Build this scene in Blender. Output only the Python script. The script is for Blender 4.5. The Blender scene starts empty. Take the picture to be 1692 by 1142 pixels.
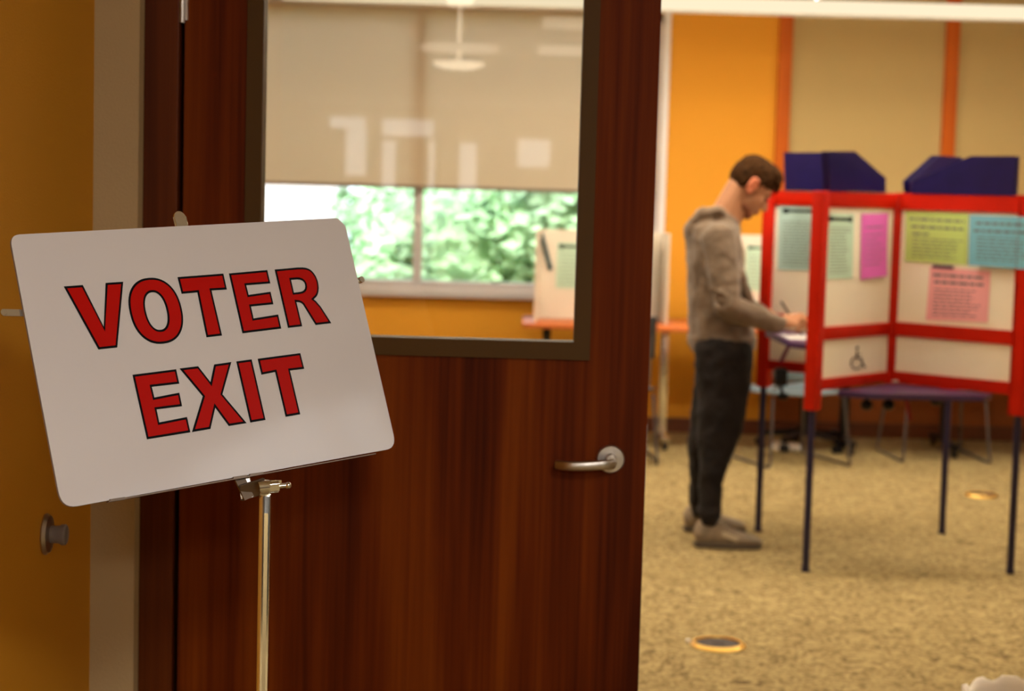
import bpy, bmesh, math, random
from mathutils import Vector, Matrix, noise
random.seed(7)
V = Vector
C = bpy.context.scene.collection

# ------------------------------------------------------------------ camera
F, H, ROLL = 3000.0, 1.52, 0.0275            # focal length in pixels of a 1692 px wide frame, eye height
th = math.atan(256*math.cos(ROLL)/F)
fw = V((0, math.cos(th), -math.sin(th))); r0 = V((1, 0, 0)); u0 = r0.cross(fw)
cR, sR = math.cos(ROLL), math.sin(ROLL)
RX = cR*r0 + sR*u0; UX = -sR*r0 + cR*u0
EYE = V((0, 0, H))
cam_d = bpy.data.cameras.new('camera'); cam = bpy.data.objects.new('camera', cam_d); C.objects.link(cam)
cam_d.sensor_width = 36; cam_d.lens = 36*F/1692; cam_d.clip_end = 200; cam_d.clip_start = 0.05
cam.matrix_world = Matrix(((RX.x, UX.x, -fw.x, 0), (RX.y, UX.y, -fw.y, 0), (RX.z, UX.z, -fw.z, H), (0, 0, 0, 1)))
cam_d.dof.use_dof = True; cam_d.dof.focus_distance = 2.62; cam_d.dof.aperture_fstop = 5.2
bpy.context.scene.camera = cam
vs = bpy.context.scene.view_settings
vs.view_transform = 'Standard'; vs.look = 'None'; vs.gamma = 1; vs.exposure = 0.0; vs.use_curve_mapping = False

def ray(x, y): return fw + RX*((x-846)/F) - UX*((y-571)/F)
def at(x, y, Y):
    d = ray(x, y); return EYE + d*(Y/d.y)
def ground(x, y, z=0.0):
    d = ray(x, y); return EYE + d*((z-H)/d.z)
def onplane(x, y, p0, n):
    d = ray(x, y); return EYE + d*((V(p0)-EYE).dot(n)/d.dot(n))

# ------------------------------------------------------------------ world, sun, lights
w = bpy.data.worlds.new('sky'); bpy.context.scene.world = w; w.use_nodes = True
bg = w.node_tree.nodes['Background']; bg.inputs[0].default_value = (0.72, 0.84, 1.0, 1); bg.inputs[1].default_value = 5.0
sd = bpy.data.lights.new('sun', 'SUN'); sd.energy = 6.5; sd.angle = 0.02; sd.color = (1, 0.97, 0.88)
so = bpy.data.objects.new('sun', sd); C.objects.link(so); so.rotation_euler = (math.radians(38), 0, math.radians(-18))

def area(name, loc, sx, sy, power, color, rot=(0, 0, 0)):
    d = bpy.data.lights.new(name, 'AREA'); d.shape = 'RECTANGLE'; d.size = sx; d.size_y = sy; d.energy = power; d.color = color
    o = bpy.data.objects.new(name, d); C.objects.link(o); o.location = loc; o.rotation_euler = rot; return o
WARM = (1.0, 0.90, 0.72); WARM2 = (1.0, 1.0, 1.0)
for Y, P, Q in ((5.2, 4, 60), (7.6, 66, 120), (9.98, 62, 62)):  # only the far row has a fixture; nearer rows added to light the room
    area('linear_lamp_or_fill', (1.2, Y, 2.508), 4.6, 0.075, P, WARM)
    area('linear_uplight_fill', (1.2, Y, 2.60), 4.6, 0.06, Q, WARM, (math.pi, 0, 0))  # added to brighten the walls by way of the ceiling
area('hall_fill', (1.1, -0.6, 2.93), 0.7, 0.7, 84, WARM2)  # hall fills without fixtures, added to brighten the sign and door
area('hall_fill', (0.6, -4.2, 2.93), 1.0, 1.0, 225, WARM2)
area('hall_fill', (-3.0, -4.2, 2.93), 1.0, 1.0, 225, WARM2)

# ------------------------------------------------------------------ materials
def sc(r, g, b):
    f = lambda c: (c/255/12.92) if c/255 <= 0.04045 else ((c/255+0.055)/1.055)**2.4
    return (f(r), f(g), f(b), 1)
def mat(name, col, rough=0.6, metal=0.0, spec=0.5, bump=0.0, bscale=40, var=0.0, vscale=6, vmap=(1, 1, 1), coat=0.0, sheen=0.0):
    m = bpy.data.materials.new(name); m.use_nodes = True; nt = m.node_tree; b = nt.nodes['Principled BSDF']
    b.inputs['Base Color'].default_value = col; b.inputs['Roughness'].default_value = rough
    b.inputs['Metallic'].default_value = metal; b.inputs['Specular IOR Level'].default_value = spec
    b.inputs['Coat Weight'].default_value = coat; b.inputs['Sheen Weight'].default_value = sheen
    tc = nt.nodes.new('ShaderNodeTexCoord'); mp = nt.nodes.new('ShaderNodeMapping'); mp.inputs['Scale'].default_value = vmap
    nt.links.new(tc.outputs['Object'], mp.inputs[0])
    if var > 0:
        n = nt.nodes.new('ShaderNodeTexNoise'); n.inputs['Scale'].default_value = vscale; n.inputs['Detail'].default_value = 4
        nt.links.new(mp.outputs[0], n.inputs['Vector'])
        r = nt.nodes.new('ShaderNodeValToRGB'); r.color_ramp.elements[0].position = 0.3; r.color_ramp.elements[1].position = 0.7
        r.color_ramp.elements[0].color = tuple(c*(1-var) for c in col[:3])+(1,); r.color_ramp.elements[1].color = tuple(min(1, c*(1+var)) for c in col[:3])+(1,)
        nt.links.new(n.outputs[0], r.inputs[0]); nt.links.new(r.outputs[0], b.inputs['Base Color'])
    if bump > 0:
        n2 = nt.nodes.new('ShaderNodeTexNoise'); n2.inputs['Scale'].default_value = bscale; n2.inputs['Detail'].default_value = 3
        nt.links.new(mp.outputs[0], n2.inputs['Vector'])
        bp = nt.nodes.new('ShaderNodeBump'); bp.inputs['Strength'].default_value = bump; bp.inputs['Distance'].default_value = 0.01
        nt.links.new(n2.outputs[0], bp.inputs['Height']); nt.links.new(bp.outputs[0], b.inputs['Normal'])
    return m
def emis(name, col, s):
    m = bpy.data.materials.new(name); m.use_nodes = True; nt = m.node_tree; nt.nodes.clear()
    e = nt.nodes.new('ShaderNodeEmission'); e.inputs[0].default_value = col; e.inputs[1].default_value = s
    o = nt.nodes.new('ShaderNodeOutputMaterial'); nt.links.new(e.outputs[0], o.inputs[0]); return m
def glassmat(name, tint=(1, 1, 1, 1)):
    m = bpy.data.materials.new(name); m.use_nodes = True; nt = m.node_tree; nt.nodes.clear()
    t = nt.nodes.new('ShaderNodeBsdfTransparent'); t.inputs[0].default_value = tint
    g = nt.nodes.new('ShaderNodeBsdfGlossy'); g.inputs['Roughness'].default_value = 0.0
    f = nt.nodes.new('ShaderNodeFresnel'); f.inputs[0].default_value = 1.5
    x = nt.nodes.new('ShaderNodeMixShader'); o = nt.nodes.new('ShaderNodeOutputMaterial')
    nt.links.new(f.outputs[0], x.inputs[0]); nt.links.new(t.outputs[0], x.inputs[1]); nt.links.new(g.outputs[0], x.inputs[2]); nt.links.new(x.outputs[0], o.inputs[0])
    return m
def woodmat(name, c0, c1, c2, rough=0.4, sx=9.0, sz=0.45, axis='z', spec=0.5):
    m = bpy.data.materials.new(name); m.use_nodes = True; nt = m.node_tree; b = nt.nodes['Principled BSDF']
    tc = nt.nodes.new('ShaderNodeTexCoord'); mp = nt.nodes.new('ShaderNodeMapping')
    mp.inputs['Scale'].default_value = (sx, sx, sz) if axis == 'z' else (sz, sx, sx)
    nt.links.new(tc.outputs['Object'], mp.inputs[0])
    n = nt.nodes.new('ShaderNodeTexNoise'); n.inputs['Scale'].default_value = 1.0; n.inputs['Detail'].default_value = 3; n.inputs['Distortion'].default_value = 0.6
    mp2 = nt.nodes.new('ShaderNodeMapping'); mp2.inputs['Scale'].default_value = (sx*14, sx*14, sz*5) if axis == 'z' else (sz*5, sx*14, sx*14)
    nt.links.new(tc.outputs['Object'], mp2.inputs[0])
    n2 = nt.nodes.new('ShaderNodeTexNoise'); n2.inputs['Scale'].default_value = 1.0; n2.inputs['Detail'].default_value = 2
    nt.links.new(mp.outputs[0], n.inputs['Vector']); nt.links.new(mp2.outputs[0], n2.inputs['Vector'])
    mx = nt.nodes.new('ShaderNodeMath'); mx.operation = 'MULTIPLY_ADD'; mx.inputs[1].default_value = 0.25; 
    nt.links.new(n2.outputs[0], mx.inputs[0]); nt.links.new(n.outputs[0], mx.inputs[2])
    r = nt.nodes.new('ShaderNodeValToRGB'); e = r.color_ramp.elements; e[0].position = 0.45; e[1].position = 0.8
    e[0].color = c0; e[1].color = c2; k = e.new(0.62); k.color = c1
    nt.links.new(mx.outputs[0], r.inputs[0]); nt.links.new(r.outputs[0], b.inputs['Base Color'])
    b.inputs['Roughness'].default_value = rough; b.inputs['Specular IOR Level'].default_value = spec
    return m

M = {}
M['door'] = woodmat('door_wood', (0.055, 0.0075, 0.0006, 1), (0.125, 0.019, 0.0010, 1), (0.20, 0.040, 0.002, 1), 0.5, spec=0.06)
M['jamb'] = woodmat('jamb_wood', (0.075, 0.013, 0.001, 1), (0.10, 0.019, 0.0015, 1), (0.13, 0.028, 0.003, 1), 0.45, sx=14, spec=0.12)
M['post_wood'] = woodmat('orange_wood', sc(165, 75, 8), sc(180, 85, 12), sc(195, 98, 18), 0.5, sx=14, spec=0.15)
M['table_wood'] = woodmat('table_wood', sc(170, 88, 40), sc(190, 100, 50), sc(205, 115, 60), 0.4, axis='x', spec=0.2)
M['olive'] = mat('olive_metal', (0.085, 0.040, 0.007, 1), 0.5, spec=0.12, bump=0.1, bscale=600)
M['orange_hall'] = mat('orange_hall_paint', (0.62, 0.27, 0.018, 1), 0.75, spec=0.1, bump=0.15, bscale=260)
M['orange_room'] = mat('orange_room_paint', (0.72, 0.32, 0.026, 1), 0.7, spec=0.2, bump=0.1, bscale=200)
M['beige_hall'] = mat('beige_hall_paint', (0.48, 0.34, 0.17, 1), 0.8, spec=0.2, bump=0.15, bscale=260)
M['beige_room'] = mat('beige_room_panel', (0.46, 0.34, 0.15, 1), 0.8, spec=0.15, bump=0.1, bscale=300)
M['ceiling'] = mat('ceiling_paint', (0.82, 0.76, 0.65, 1), 0.9, bump=0.1, bscale=80)
M['base'] = mat('baseboard_wood', (0.12, 0.025, 0.004, 1), 0.5, var=0.2, vscale=8)
M['red'] = mat('red_plastic', (0.47, 0.009, 0.0005, 1), 0.42, spec=0.2, var=0.06)
M['panel'] = mat('white_panel', (0.90, 0.83, 0.69, 1), 0.5, spec=0.3, var=0.02)
M['navy'] = mat('navy_metal', (0.010, 0.007, 0.042, 1), 0.35, spec=0.5, var=0.1)
M['desk'] = mat('purple_desk', (0.050, 0.022, 0.085, 1), 0.38, spec=0.5, var=0.1)
M['navy_file'] = mat('navy_plastic', (0.009, 0.005, 0.058, 1), 0.35, spec=0.3, var=0.15, vscale=12)
M['chrome'] = mat('chrome', (0.75, 0.72, 0.68, 1), 0.14, metal=1.0, var=0.05)
M['nickel'] = mat('satin_nickel', (0.52, 0.46, 0.40, 1), 0.33, metal=1.0, bump=0.05, bscale=500)
M['brass'] = mat('brass', (0.85, 0.52, 0.13, 1), 0.35, metal=0.8, var=0.1)
M['black'] = mat('black_plastic', (0.006, 0.005, 0.006, 1), 0.45, spec=0.25, var=0.1)
M['grey_rubber'] = mat('grey_rubber', (0.22, 0.18, 0.16, 1), 0.6, var=0.1)
M['white_paint'] = mat('white_trim', (0.78, 0.76, 0.78, 1), 0.45, var=0.03)
M['sill'] = mat('sill_grey', (0.55, 0.52, 0.55, 1), 0.3, var=0.03)
M['card'] = mat('white_cardboard', (0.80, 0.72, 0.62, 1), 0.75, var=0.03)
M['sign'] = mat('sign_board', (0.70, 0.65, 0.64, 1), 0.09, spec=0.45, var=0.02, vscale=3)
M['sign_edge'] = mat('sign_core', (0.25, 0.2, 0.17, 1), 0.6, var=0.05)
M['ink_red'] = mat('red_vinyl', (0.50, 0.003, 0.0006, 1), 0.35, spec=0.12, var=0.03)
M['ink_black'] = mat('black_ink', (0.002, 0.002, 0.004, 1), 0.4, spec=0.1, var=0.05)
M['ink_grey'] = mat('print_ink', (0.12, 0.12, 0.12, 1), 0.7, var=0.1)
M['paper'] = mat('white_paper', (0.85, 0.83, 0.80, 1), 0.8, var=0.02)
M['mint'] = mat('mint_paper', (0.50, 0.70, 0.56, 1), 0.8, var=0.03)
M['teal_paper'] = mat('pale_teal_paper', (0.38, 0.56, 0.53, 1), 0.8, var=0.03)
M['lime'] = mat('lime_paper', (0.46, 0.60, 0.17, 1), 0.8, var=0.03)
M['blue_paper'] = mat('blue_paper', (0.16, 0.42, 0.56, 1), 0.8, var=0.03)
M['pink'] = mat('pink_paper', (0.85, 0.38, 0.42, 1), 0.8, var=0.03)
M['magenta'] = mat('magenta_paper', (0.72, 0.13, 0.54, 1), 0.8, var=0.03)
M['strap'] = mat('magenta_strap', (0.22, 0.008, 0.07, 1), 0.6, var=0.1)
M['teal_strap'] = mat('dark_teal_strap', (0.02, 0.07, 0.09, 1), 0.5, var=0.1)
M['seat'] = mat('pale_blue_plastic', (0.15, 0.20, 0.235, 1), 0.5, var=0.05)
M['skin'] = mat('skin', (0.365, 0.165, 0.082, 1), 0.6, spec=0.3, var=0.12, vscale=9)
M['ear'] = mat('ear_skin', (0.50, 0.15, 0.075, 1), 0.55, spec=0.3, var=0.1)
M['hair'] = mat('brown_hair', (0.034, 0.013, 0.003, 1), 0.85, spec=0.08, var=0.5, vscale=60, bump=0.6, bscale=180)
M['lips'] = mat('lip_skin', (0.36, 0.09, 0.055, 1), 0.5, var=0.1)
M['stubble_and_shade'] = mat('stubble_jaw_shade', (0.22, 0.075, 0.03, 1), 0.8, var=0.3, vscale=120)  # brown of short stubble, with the shade under the jaw in its colour
M['hoodie'] = mat('taupe_fleece', (0.138, 0.096, 0.066, 1), 0.95, spec=0.1, var=0.14, vscale=14, bump=0.3, bscale=60, sheen=0.2)
M['trousers'] = mat('charcoal_jersey', (0.016, 0.013, 0.013, 1), 0.9, spec=0.08, var=0.2, vscale=10, bump=0.3, bscale=50, sheen=0.05)
M['shoe'] = mat('taupe_mesh_shoe', (0.26, 0.20, 0.14, 1), 0.8, var=0.2, vscale=30)
M['sole'] = mat('grey_sole', (0.10, 0.075, 0.05, 1), 0.7, var=0.1)
M['leaf'] = mat('leaf', (0.42, 0.62, 0.36, 1), 0.6, var=0.5, vscale=2.5)
M['bark'] = mat('bark', (0.10, 0.06, 0.04, 1), 0.9, var=0.3)
M['grass'] = mat('lawn', (0.14, 0.26, 0.08, 1), 0.9, var=0.3, vscale=3)
M['facade'] = mat('pale_pink_facade', (0.78, 0.62, 0.64, 1), 0.9, var=0.06)
M['bag'] = mat('liner_film', (0.80, 0.72, 0.62, 1), 0.45, var=0.05)
M['bin'] = mat('bin_plastic', (0.10, 0.08, 0.06, 1), 0.5, var=0.05)
M['glass'] = glassmat('window_glass', (0.97, 0.99, 0.98, 1))
M['glass_door'] = glassmat('door_glass', (0.95, 0.95, 0.93, 1))
M['tube'] = emis('lit_diffuser', (1.0, 0.84, 0.58, 1), 1.05)
M['bowl'] = emis('lit_bowl', (1.0, 0.85, 0.62, 1), 7.0)
M['ring'] = emis('lit_ring', (1.0, 0.85, 0.65, 1), 2.6)
M['chrome_dark_reflection'] = mat('chrome_dark_reflection', (0.22, 0.17, 0.13, 1), 0.3, metal=1.0, var=0.1)  # chrome of bracket and ledge, dark brown reflection put into its colour
M['sled'] = mat('dark_chrome', (0.16, 0.15, 0.17, 1), 0.3, metal=0.8, var=0.1)
M['lobby'] = mat('lobby_wall', (0.60, 0.46, 0.32, 1), 0.8, var=0.04)
# carpet
m = bpy.data.materials.new('carpet'); m.use_nodes = True; nt = m.node_tree; b = nt.nodes['Principled BSDF']
tc = nt.nodes.new('ShaderNodeTexCoord')
n0 = nt.nodes.new('ShaderNodeTexNoise'); n0.inputs['Scale'].default_value = 21; n0.inputs['Detail'].default_value = 2.5; n0.inputs['Distortion'].default_value = 2.2
n1 = nt.nodes.new('ShaderNodeTexNoise'); n1.inputs['Scale'].default_value = 170; n1.inputs['Detail'].default_value = 2
nt.links.new(tc.outputs['Object'], n0.inputs['Vector']); nt.links.new(tc.outputs['Object'], n1.inputs['Vector'])
mm = nt.nodes.new('ShaderNodeMath'); mm.operation = 'MULTIPLY_ADD'; mm.inputs[1].default_value = 0.22
nt.links.new(n1.outputs[0], mm.inputs[0]); nt.links.new(n0.outputs[0], mm.inputs[2])
rr = nt.nodes.new('ShaderNodeValToRGB'); e = rr.color_ramp.elements; e[0].position = 0.44; e[1].position = 0.76
e[0].color = (0.13, 0.085, 0.040, 1); e[1].color = (0.42, 0.315, 0.15, 1); k = e.new(0.60); k.color = (0.285, 0.207, 0.090, 1)
nt.links.new(mm.outputs[0], rr.inputs[0]); nt.links.new(rr.outputs[0], b.inputs['Base Color'])
b.inputs['Roughness'].default_value = 0.95; b.inputs['Specular IOR Level'].default_value = 0.1
bp = nt.nodes.new('ShaderNodeBump'); bp.inputs['Strength'].default_value = 0.5; bp.inputs['Distance'].default_value = 0.005
nt.links.new(n1.outputs[0], bp.inputs['Height']); nt.links.new(bp.outputs[0], b.inputs['Normal'])
M['carpet'] = m
# roller shade cloth: diffuse with light coming through
m = bpy.data.materials.new('shade_cloth'); m.use_nodes = True; nt = m.node_tree; nt.nodes.clear()
d = nt.nodes.new('ShaderNodeBsdfDiffuse'); t = nt.nodes.new('ShaderNodeBsdfTranslucent'); x = nt.nodes.new('ShaderNodeMixShader'); o = nt.nodes.new('ShaderNodeOutputMaterial')
nn = nt.nodes.new('ShaderNodeTexNoise'); nn.inputs['Scale'].default_value = 1.2
r_ = nt.nodes.new('ShaderNodeValToRGB'); r_.color_ramp.elements[0].color = (0.70, 0.53, 0.36, 1); r_.color_ramp.elements[1].color = (0.77, 0.59, 0.40, 1)
nt.links.new(nn.outputs[0], r_.inputs[0]); nt.links.new(r_.outputs[0], d.inputs[0]); t.inputs[0].default_value = (0.60, 0.46, 0.34, 1); x.inputs[0].default_value = 0.42
nt.links.new(d.outputs[0], x.inputs[1]); nt.links.new(t.outputs[0], x.inputs[2]); nt.links.new(x.outputs[0], o.inputs[0])
M['shade'] = m

# ------------------------------------------------------------------ mesh helpers
def NB(): return bmesh.new()
def xf(bm, vs, mtx):
    for v in vs: v.co = mtx @ v.co
def box(bm, c, s, rot=None, bev=0.0):
    vs = bmesh.ops.create_cube(bm, size=1.0)['verts']
    mtx = Matrix.Translation(V(c)) @ (rot.to_4x4() if rot else Matrix.Identity(4)) @ Matrix.Diagonal(V((s[0], s[1], s[2], 1)))
    xf(bm, vs, mtx)
    if bev > 0:
        es = list({e for v in vs for e in v.link_edges}); bmesh.ops.bevel(bm, geom=es, offset=bev, segments=2, affect='EDGES', profile=0.6)
def lohi(bm, lo, hi, bev=0.0):
    box(bm, [(a+b)/2 for a, b in zip(lo, hi)], [b-a for a, b in zip(lo, hi)], bev=bev)
def frame_rot(d, up=V((0, 0, 1))):
    z = V(d).normalized(); x = V(up).cross(z)
    if x.length < 1e-4: x = V((1, 0, 0)).cross(z)
    if x.length < 1e-4: x = V((0, 1, 0)).cross(z)
    x.normalize(); y = z.cross(x); return Matrix((x, y, z)).transposed()
def bar(bm, p0, p1, w_, h_, up=V((0, 0, 1)), bev=0.0):
    p0, p1 = V(p0), V(p1); box(bm, (p0+p1)/2, (w_, h_, (p1-p0).length), frame_rot(p1-p0, up), bev)
def cyl(bm, p0, p1, r1, r2=None, seg=20, bev=0.0):
    p0, p1 = V(p0), V(p1); r2 = r1 if r2 is None else r2
    g = bmesh.ops.create_cone(bm, cap_ends=True, segments=seg, radius1=r1, radius2=r2, depth=(p1-p0).length)['verts']
    xf(bm, g, Matrix.Translation((p0+p1)/2) @ frame_rot(p1-p0).to_4x4())
    if bev > 0:
        es = [e for e in {e for v in g for e in v.link_edges} if len(e.link_faces) == 2 and e.calc_face_angle(0) > 0.8]
        bmesh.ops.bevel(bm, geom=es, offset=bev, segments=3, affect='EDGES', profile=0.5)
def tube(bm, pts, r, seg=10):
    pts = [V(p) for p in pts]; rings = []
    n = len(pts)
    rs = r if isinstance(r, (list, tuple)) else [r]*n
    prev = None
    for i, p in enumerate(pts):
        d = (pts[min(i+1, n-1)]-pts[max(i-1, 0)]).normalized()
        if prev is None: x = frame_rot(d).col[0].copy()
        else: x = (prev - d*prev.dot(d)).normalized()
        prev = x; y = d.cross(x)
        rings.append([bm.verts.new(p + (x*math.cos(a)+y*math.sin(a))*rs[i]) for a in [2*math.pi*k/seg for k in range(seg)]])
    for a, b_ in zip(rings, rings[1:]):
        for k in range(seg): bm.faces.new((a[k], a[(k+1) % seg], b_[(k+1) % seg], b_[k]))
    bm.faces.new(rings[0][::-1]); bm.faces.new(rings[-1])
def smooth_path(pts, k=6):
    pts = [V(p) for p in pts]; out = []
    for i in range(len(pts)-1):
        p0 = pts[max(i-1, 0)]; p1 = pts[i]; p2 = pts[i+1]; p3 = pts[min(i+2, len(pts)-1)]
        for j in range(k):
            t = j/k
            out.append(0.5*((2*p1)+(p2-p0)*t+(2*p0-5*p1+4*p2-p3)*t*t+(3*p1-p0-3*p2+p3)*t**3))
    out.append(pts[-1]); return out
def round_path(pts, r=0.03, k=5):
    pts = [V(p) for p in pts]; out = [pts[0]]
    for a, b_, c in zip(pts, pts[1:], pts[2:]):
        u = (a-b_).normalized(); v = (c-b_).normalized()
        p, q = b_+u*min(r, (a-b_).length*.45), b_+v*min(r, (c-b_).length*.45)
        for j in range(k+1):
            t = j/k; out.append(p*(1-t)**2+b_*2*t*(1-t)+q*t*t)
    out.append(pts[-1]); return out
def prism(bm, pts, off):
    off = V(off); a = [bm.verts.new(V(p)) for p in pts]; b_ = [bm.verts.new(V(p)+off) for p in pts]; n = len(pts)
    bm.faces.new(a[::-1]); bm.faces.new(b_)
    for k in range(n): bm.faces.new((a[k], a[(k+1) % n], b_[(k+1) % n], b_[k]))
def lathe(bm, prof, c, axis=V((0, 0, 1)), seg=32):
    rot = frame_rot(axis); rings = []
    for r, h in prof:
        rings.append([bm.verts.new(V(c)+rot @ V((max(r, 1e-5)*math.cos(a), max(r, 1e-5)*math.sin(a), h))) for a in [2*math.pi*k/seg for k in range(seg)]])
    for a, b_ in zip(rings, rings[1:]):
        for k in range(seg): bm.faces.new((a[k], a[(k+1) % seg], b_[(k+1) % seg], b_[k]))
    bm.faces.new(rings[0][::-1]); bm.faces.new(rings[-1])
def ell(bm, c, r, rot=None, u=24, v=14):
    g = bmesh.ops.create_uvsphere(bm, u_segments=u, v_segments=v, radius=1)['verts']
    xf(bm, g, Matrix.Translation(V(c)) @ (rot.to_4x4() if rot else Matrix.Identity(4)) @ Matrix.Diagonal(V((r[0], r[1], r[2], 1))))
def cap(bm, p0, p1, r0_, r1_, seg=16):
    p0, p1 = V(p0), V(p1); L = (p1-p0).length
    if L < 1e-5: ell(bm, p0, (r0_,)*3); return
    prof = [(r0_*math.sin(a), -r0_*math.cos(a)) for a in [math.pi/2*k/6 for k in range(7)]]
    prof += [(r1_*math.cos(a), L+r1_*math.sin(a)) for a in [math.pi/2*k/6 for k in range(7)]]
    lathe(bm, prof, p0, p1-p0, seg)
def chain(bm, pts, rs):
    for i in range(len(pts)-1): cap(bm, pts[i], pts[i+1], rs[i], rs[i+1])
def loft(bm, rows, seg=28, pw=2.3):
    rings = []
    for c, hx, hy in rows:
        ring = []
        for k in range(seg):
            a = 2*math.pi*k/seg; ca, sa = math.cos(a), math.sin(a)
            ring.append(bm.verts.new(V(c)+V((hx*math.copysign(abs(ca)**(2/pw), ca), hy*math.copysign(abs(sa)**(2/pw), sa), 0))))
        rings.append(ring)
    for a, b_ in zip(rings, rings[1:]):
        for k in range(seg): bm.faces.new((a[k], a[(k+1) % seg], b_[(k+1) % seg], b_[k]))
    bm.faces.new(rings[0][::-1]); bm.faces.new(rings[-1])

def obj(name, bm, m, parent=None, smooth=False, sharp=0.6):
    bmesh.ops.recalc_face_normals(bm, faces=bm.faces)
    me = bpy.data.meshes.new(name); bm.to_mesh(me); bm.free()
    if isinstance(m, (list, tuple)):
        for q in m: me.materials.append(q)
    else: me.materials.append(m)
    if smooth:
        me.polygons.foreach_set('use_smooth', [True]*len(me.polygons))
        if sharp: me.set_sharp_from_angle(angle=sharp)
    o = bpy.data.objects.new(name, me); C.objects.link(o)
    if parent is not None:
        o.parent = parent
        if parent.type == 'EMPTY' and not parent.get('_l'):
            o.matrix_parent_inverse = Matrix.Translation(-parent.location)
        elif parent.parent is not None or parent.type == 'MESH': pass
    return o
def thing(name, label, cat, loc=(0, 0, 0), group=None, local=False):
    o = bpy.data.objects.new(name, None); C.objects.link(o); o.location = loc; o.empty_display_size = 0.05
    o['label'] = label; o['category'] = cat
    if group: o['group'] = group
    return o
def tag(o, label, cat, group=None, kind=None):
    o['label'] = label; o['category'] = cat
    if group: o['group'] = group
    if kind: o['kind'] = kind
    return o
def struct(name, bm, m, parent=None, smooth=False):
    o = obj(name, bm, m, parent, smooth)
    if parent is None: o['kind'] = 'structure'
    return o
def sub(o, parent):                # a sub-part: child of a part that sits under an Empty, all built in world coordinates
    o.parent = parent; o.matrix_parent_inverse = Matrix.Identity(4); return o
def remesh(o, vox, sm=4, disp=0.0, dscale=0.1, seed=0):
    r = o.modifiers.new('r', 'REMESH'); r.mode = 'VOXEL'; r.voxel_size = vox; r.use_smooth_shade = True
    if sm:
        s = o.modifiers.new('s', 'SMOOTH'); s.iterations = sm; s.factor = 0.5
    if disp:
        tx = bpy.data.textures.new('folds', 'CLOUDS'); tx.noise_scale = dscale; tx.noise_depth = 2
        d_ = o.modifiers.new('d', 'DISPLACE'); d_.texture = tx; d_.strength = disp; d_.mid_level = 0.5; d_.texture_coords = 'GLOBAL'

# ------------------------------------------------------------------ setting
DY = 3.6        # hall face of the door wall
WY = 11.6       # far wall of the room
bm = NB(); lohi(bm, (-8, -26.2, -0.1), (8, 11.8, 0)); struct('floor', bm, M['carpet'])
bm = NB(); lohi(bm, (-3.6, 3.66, 3.0), (6.2, 11.8, 3.1)); struct('ceiling', bm, M['ceiling'])
bm = NB(); lohi(bm, (-8, -26.2, 3.0), (8, 3.66, 3.1)); struct('ceiling_hall', bm, M['ceiling'])
# door wall: beige strip proud of the frame, wall over the opening, wall to the right
OL, ORt, OT = -0.735, 1.30, 2.18
bm = NB(); lohi(bm, (-3.6, 3.54, 0), (OL, 3.68, 3.0)); struct('wall_door_left', bm, M['beige_hall'])
bm = NB(); lohi(bm, (ORt, 3.54, 0), (6.2, 3.68, 3.0)); struct('wall_door_right', bm, M['beige_hall'])
bm = NB(); lohi(bm, (OL, 3.54, OT), (ORt, 3.68, 3.0)); struct('wall_door_above', bm, M['beige_hall'])
bm = NB(); lohi(bm, (-0.96, 0.9, 0), (-0.822, 3.54, 3.0)); struct('wall_hall_left', bm, M['orange_hall'])
# room shell
WL, WR, WB, WT = -3.2, 0.905, 0.885, 2.66       # window opening
bm = NB()
lohi(bm, (-3.6, WY, 0), (1.66, WY+0.15, WB)); lohi(bm, (-3.6, WY, WB), (WL, WY+0.15, 3.0)); lohi(bm, (WR, WY, WB), (1.66, WY+0.15, 3.0)); lohi(bm, (WL, WY, WT), (WR, WY+0.15, 3.0))
struct('wall_back', bm, M['orange_room'])
bm = NB(); lohi(bm, (1.66, WY-0.01, 0.9), (6.2, WY+0.15, 3.0)); struct('wall_back_panel', bm, M['beige_room'])
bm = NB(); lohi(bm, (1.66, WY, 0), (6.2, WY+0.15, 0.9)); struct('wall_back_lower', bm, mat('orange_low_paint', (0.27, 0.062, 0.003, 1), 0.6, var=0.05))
bm = NB(); lohi(bm, (-3.6, 3.68, 0), (-3.4, WY, 3.0)); struct('wall_room_left', bm, M['orange_room'])
bm = NB(); lohi(bm, (6.0, 3.68, 0), (6.2, WY, 3.0)); struct('wall_room_right', bm, M['beige_room'])
bm = NB(); lohi(bm, (-3.4, WY-0.018, 0), (6.0, WY, 0.095), 0.004); struct('baseboard_back', bm, M['base'])
for i, (a, b_) in enumerate(((1.632, 1.716), (2.682, 2.766), (3.75, 3.83))):
    bm = NB(); lohi(bm, (a, WY-0.045, 0.90), (b_, WY, 3.0), 0.004); struct('trim_%d' % (i+1), bm, M['post_wood'])
# window: frame, mullions, pane, sill
wr = bpy.data.objects.new('window_1', None); C.objects.link(wr); wr.location = ((WL+WR)/2, WY, WB); wr['kind'] = 'structure'
bm = NB()
lohi(bm, (WL, WY+0.02, WB), (WR, WY+0.10, WB+0.045)); lohi(bm, (WL, WY+0.02, WT-0.05), (WR, WY+0.10, WT))
lohi(bm, (WL, WY+0.02, WB), (WL+0.05, WY+0.10, WT)); lohi(bm, (WR-0.04, WY+0.02, WB), (WR, WY+0.10, WT))
obj('window_frame', bm, M['sill'], wr)
for X in (-0.622, -2.15):
    bm = NB(); lohi(bm, (X-0.028, WY+0.015, WB+0.045), (X+0.028, WY+0.09, WT-0.05), 0.004); obj('mullion', bm, M['sill'], wr)
bm = NB(); lohi(bm, (-0.64, WY+0.004, 1.29), (-0.60, WY+0.015, 1.35), 0.005); obj('window_latch', bm, M['white_paint'], wr)
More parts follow.
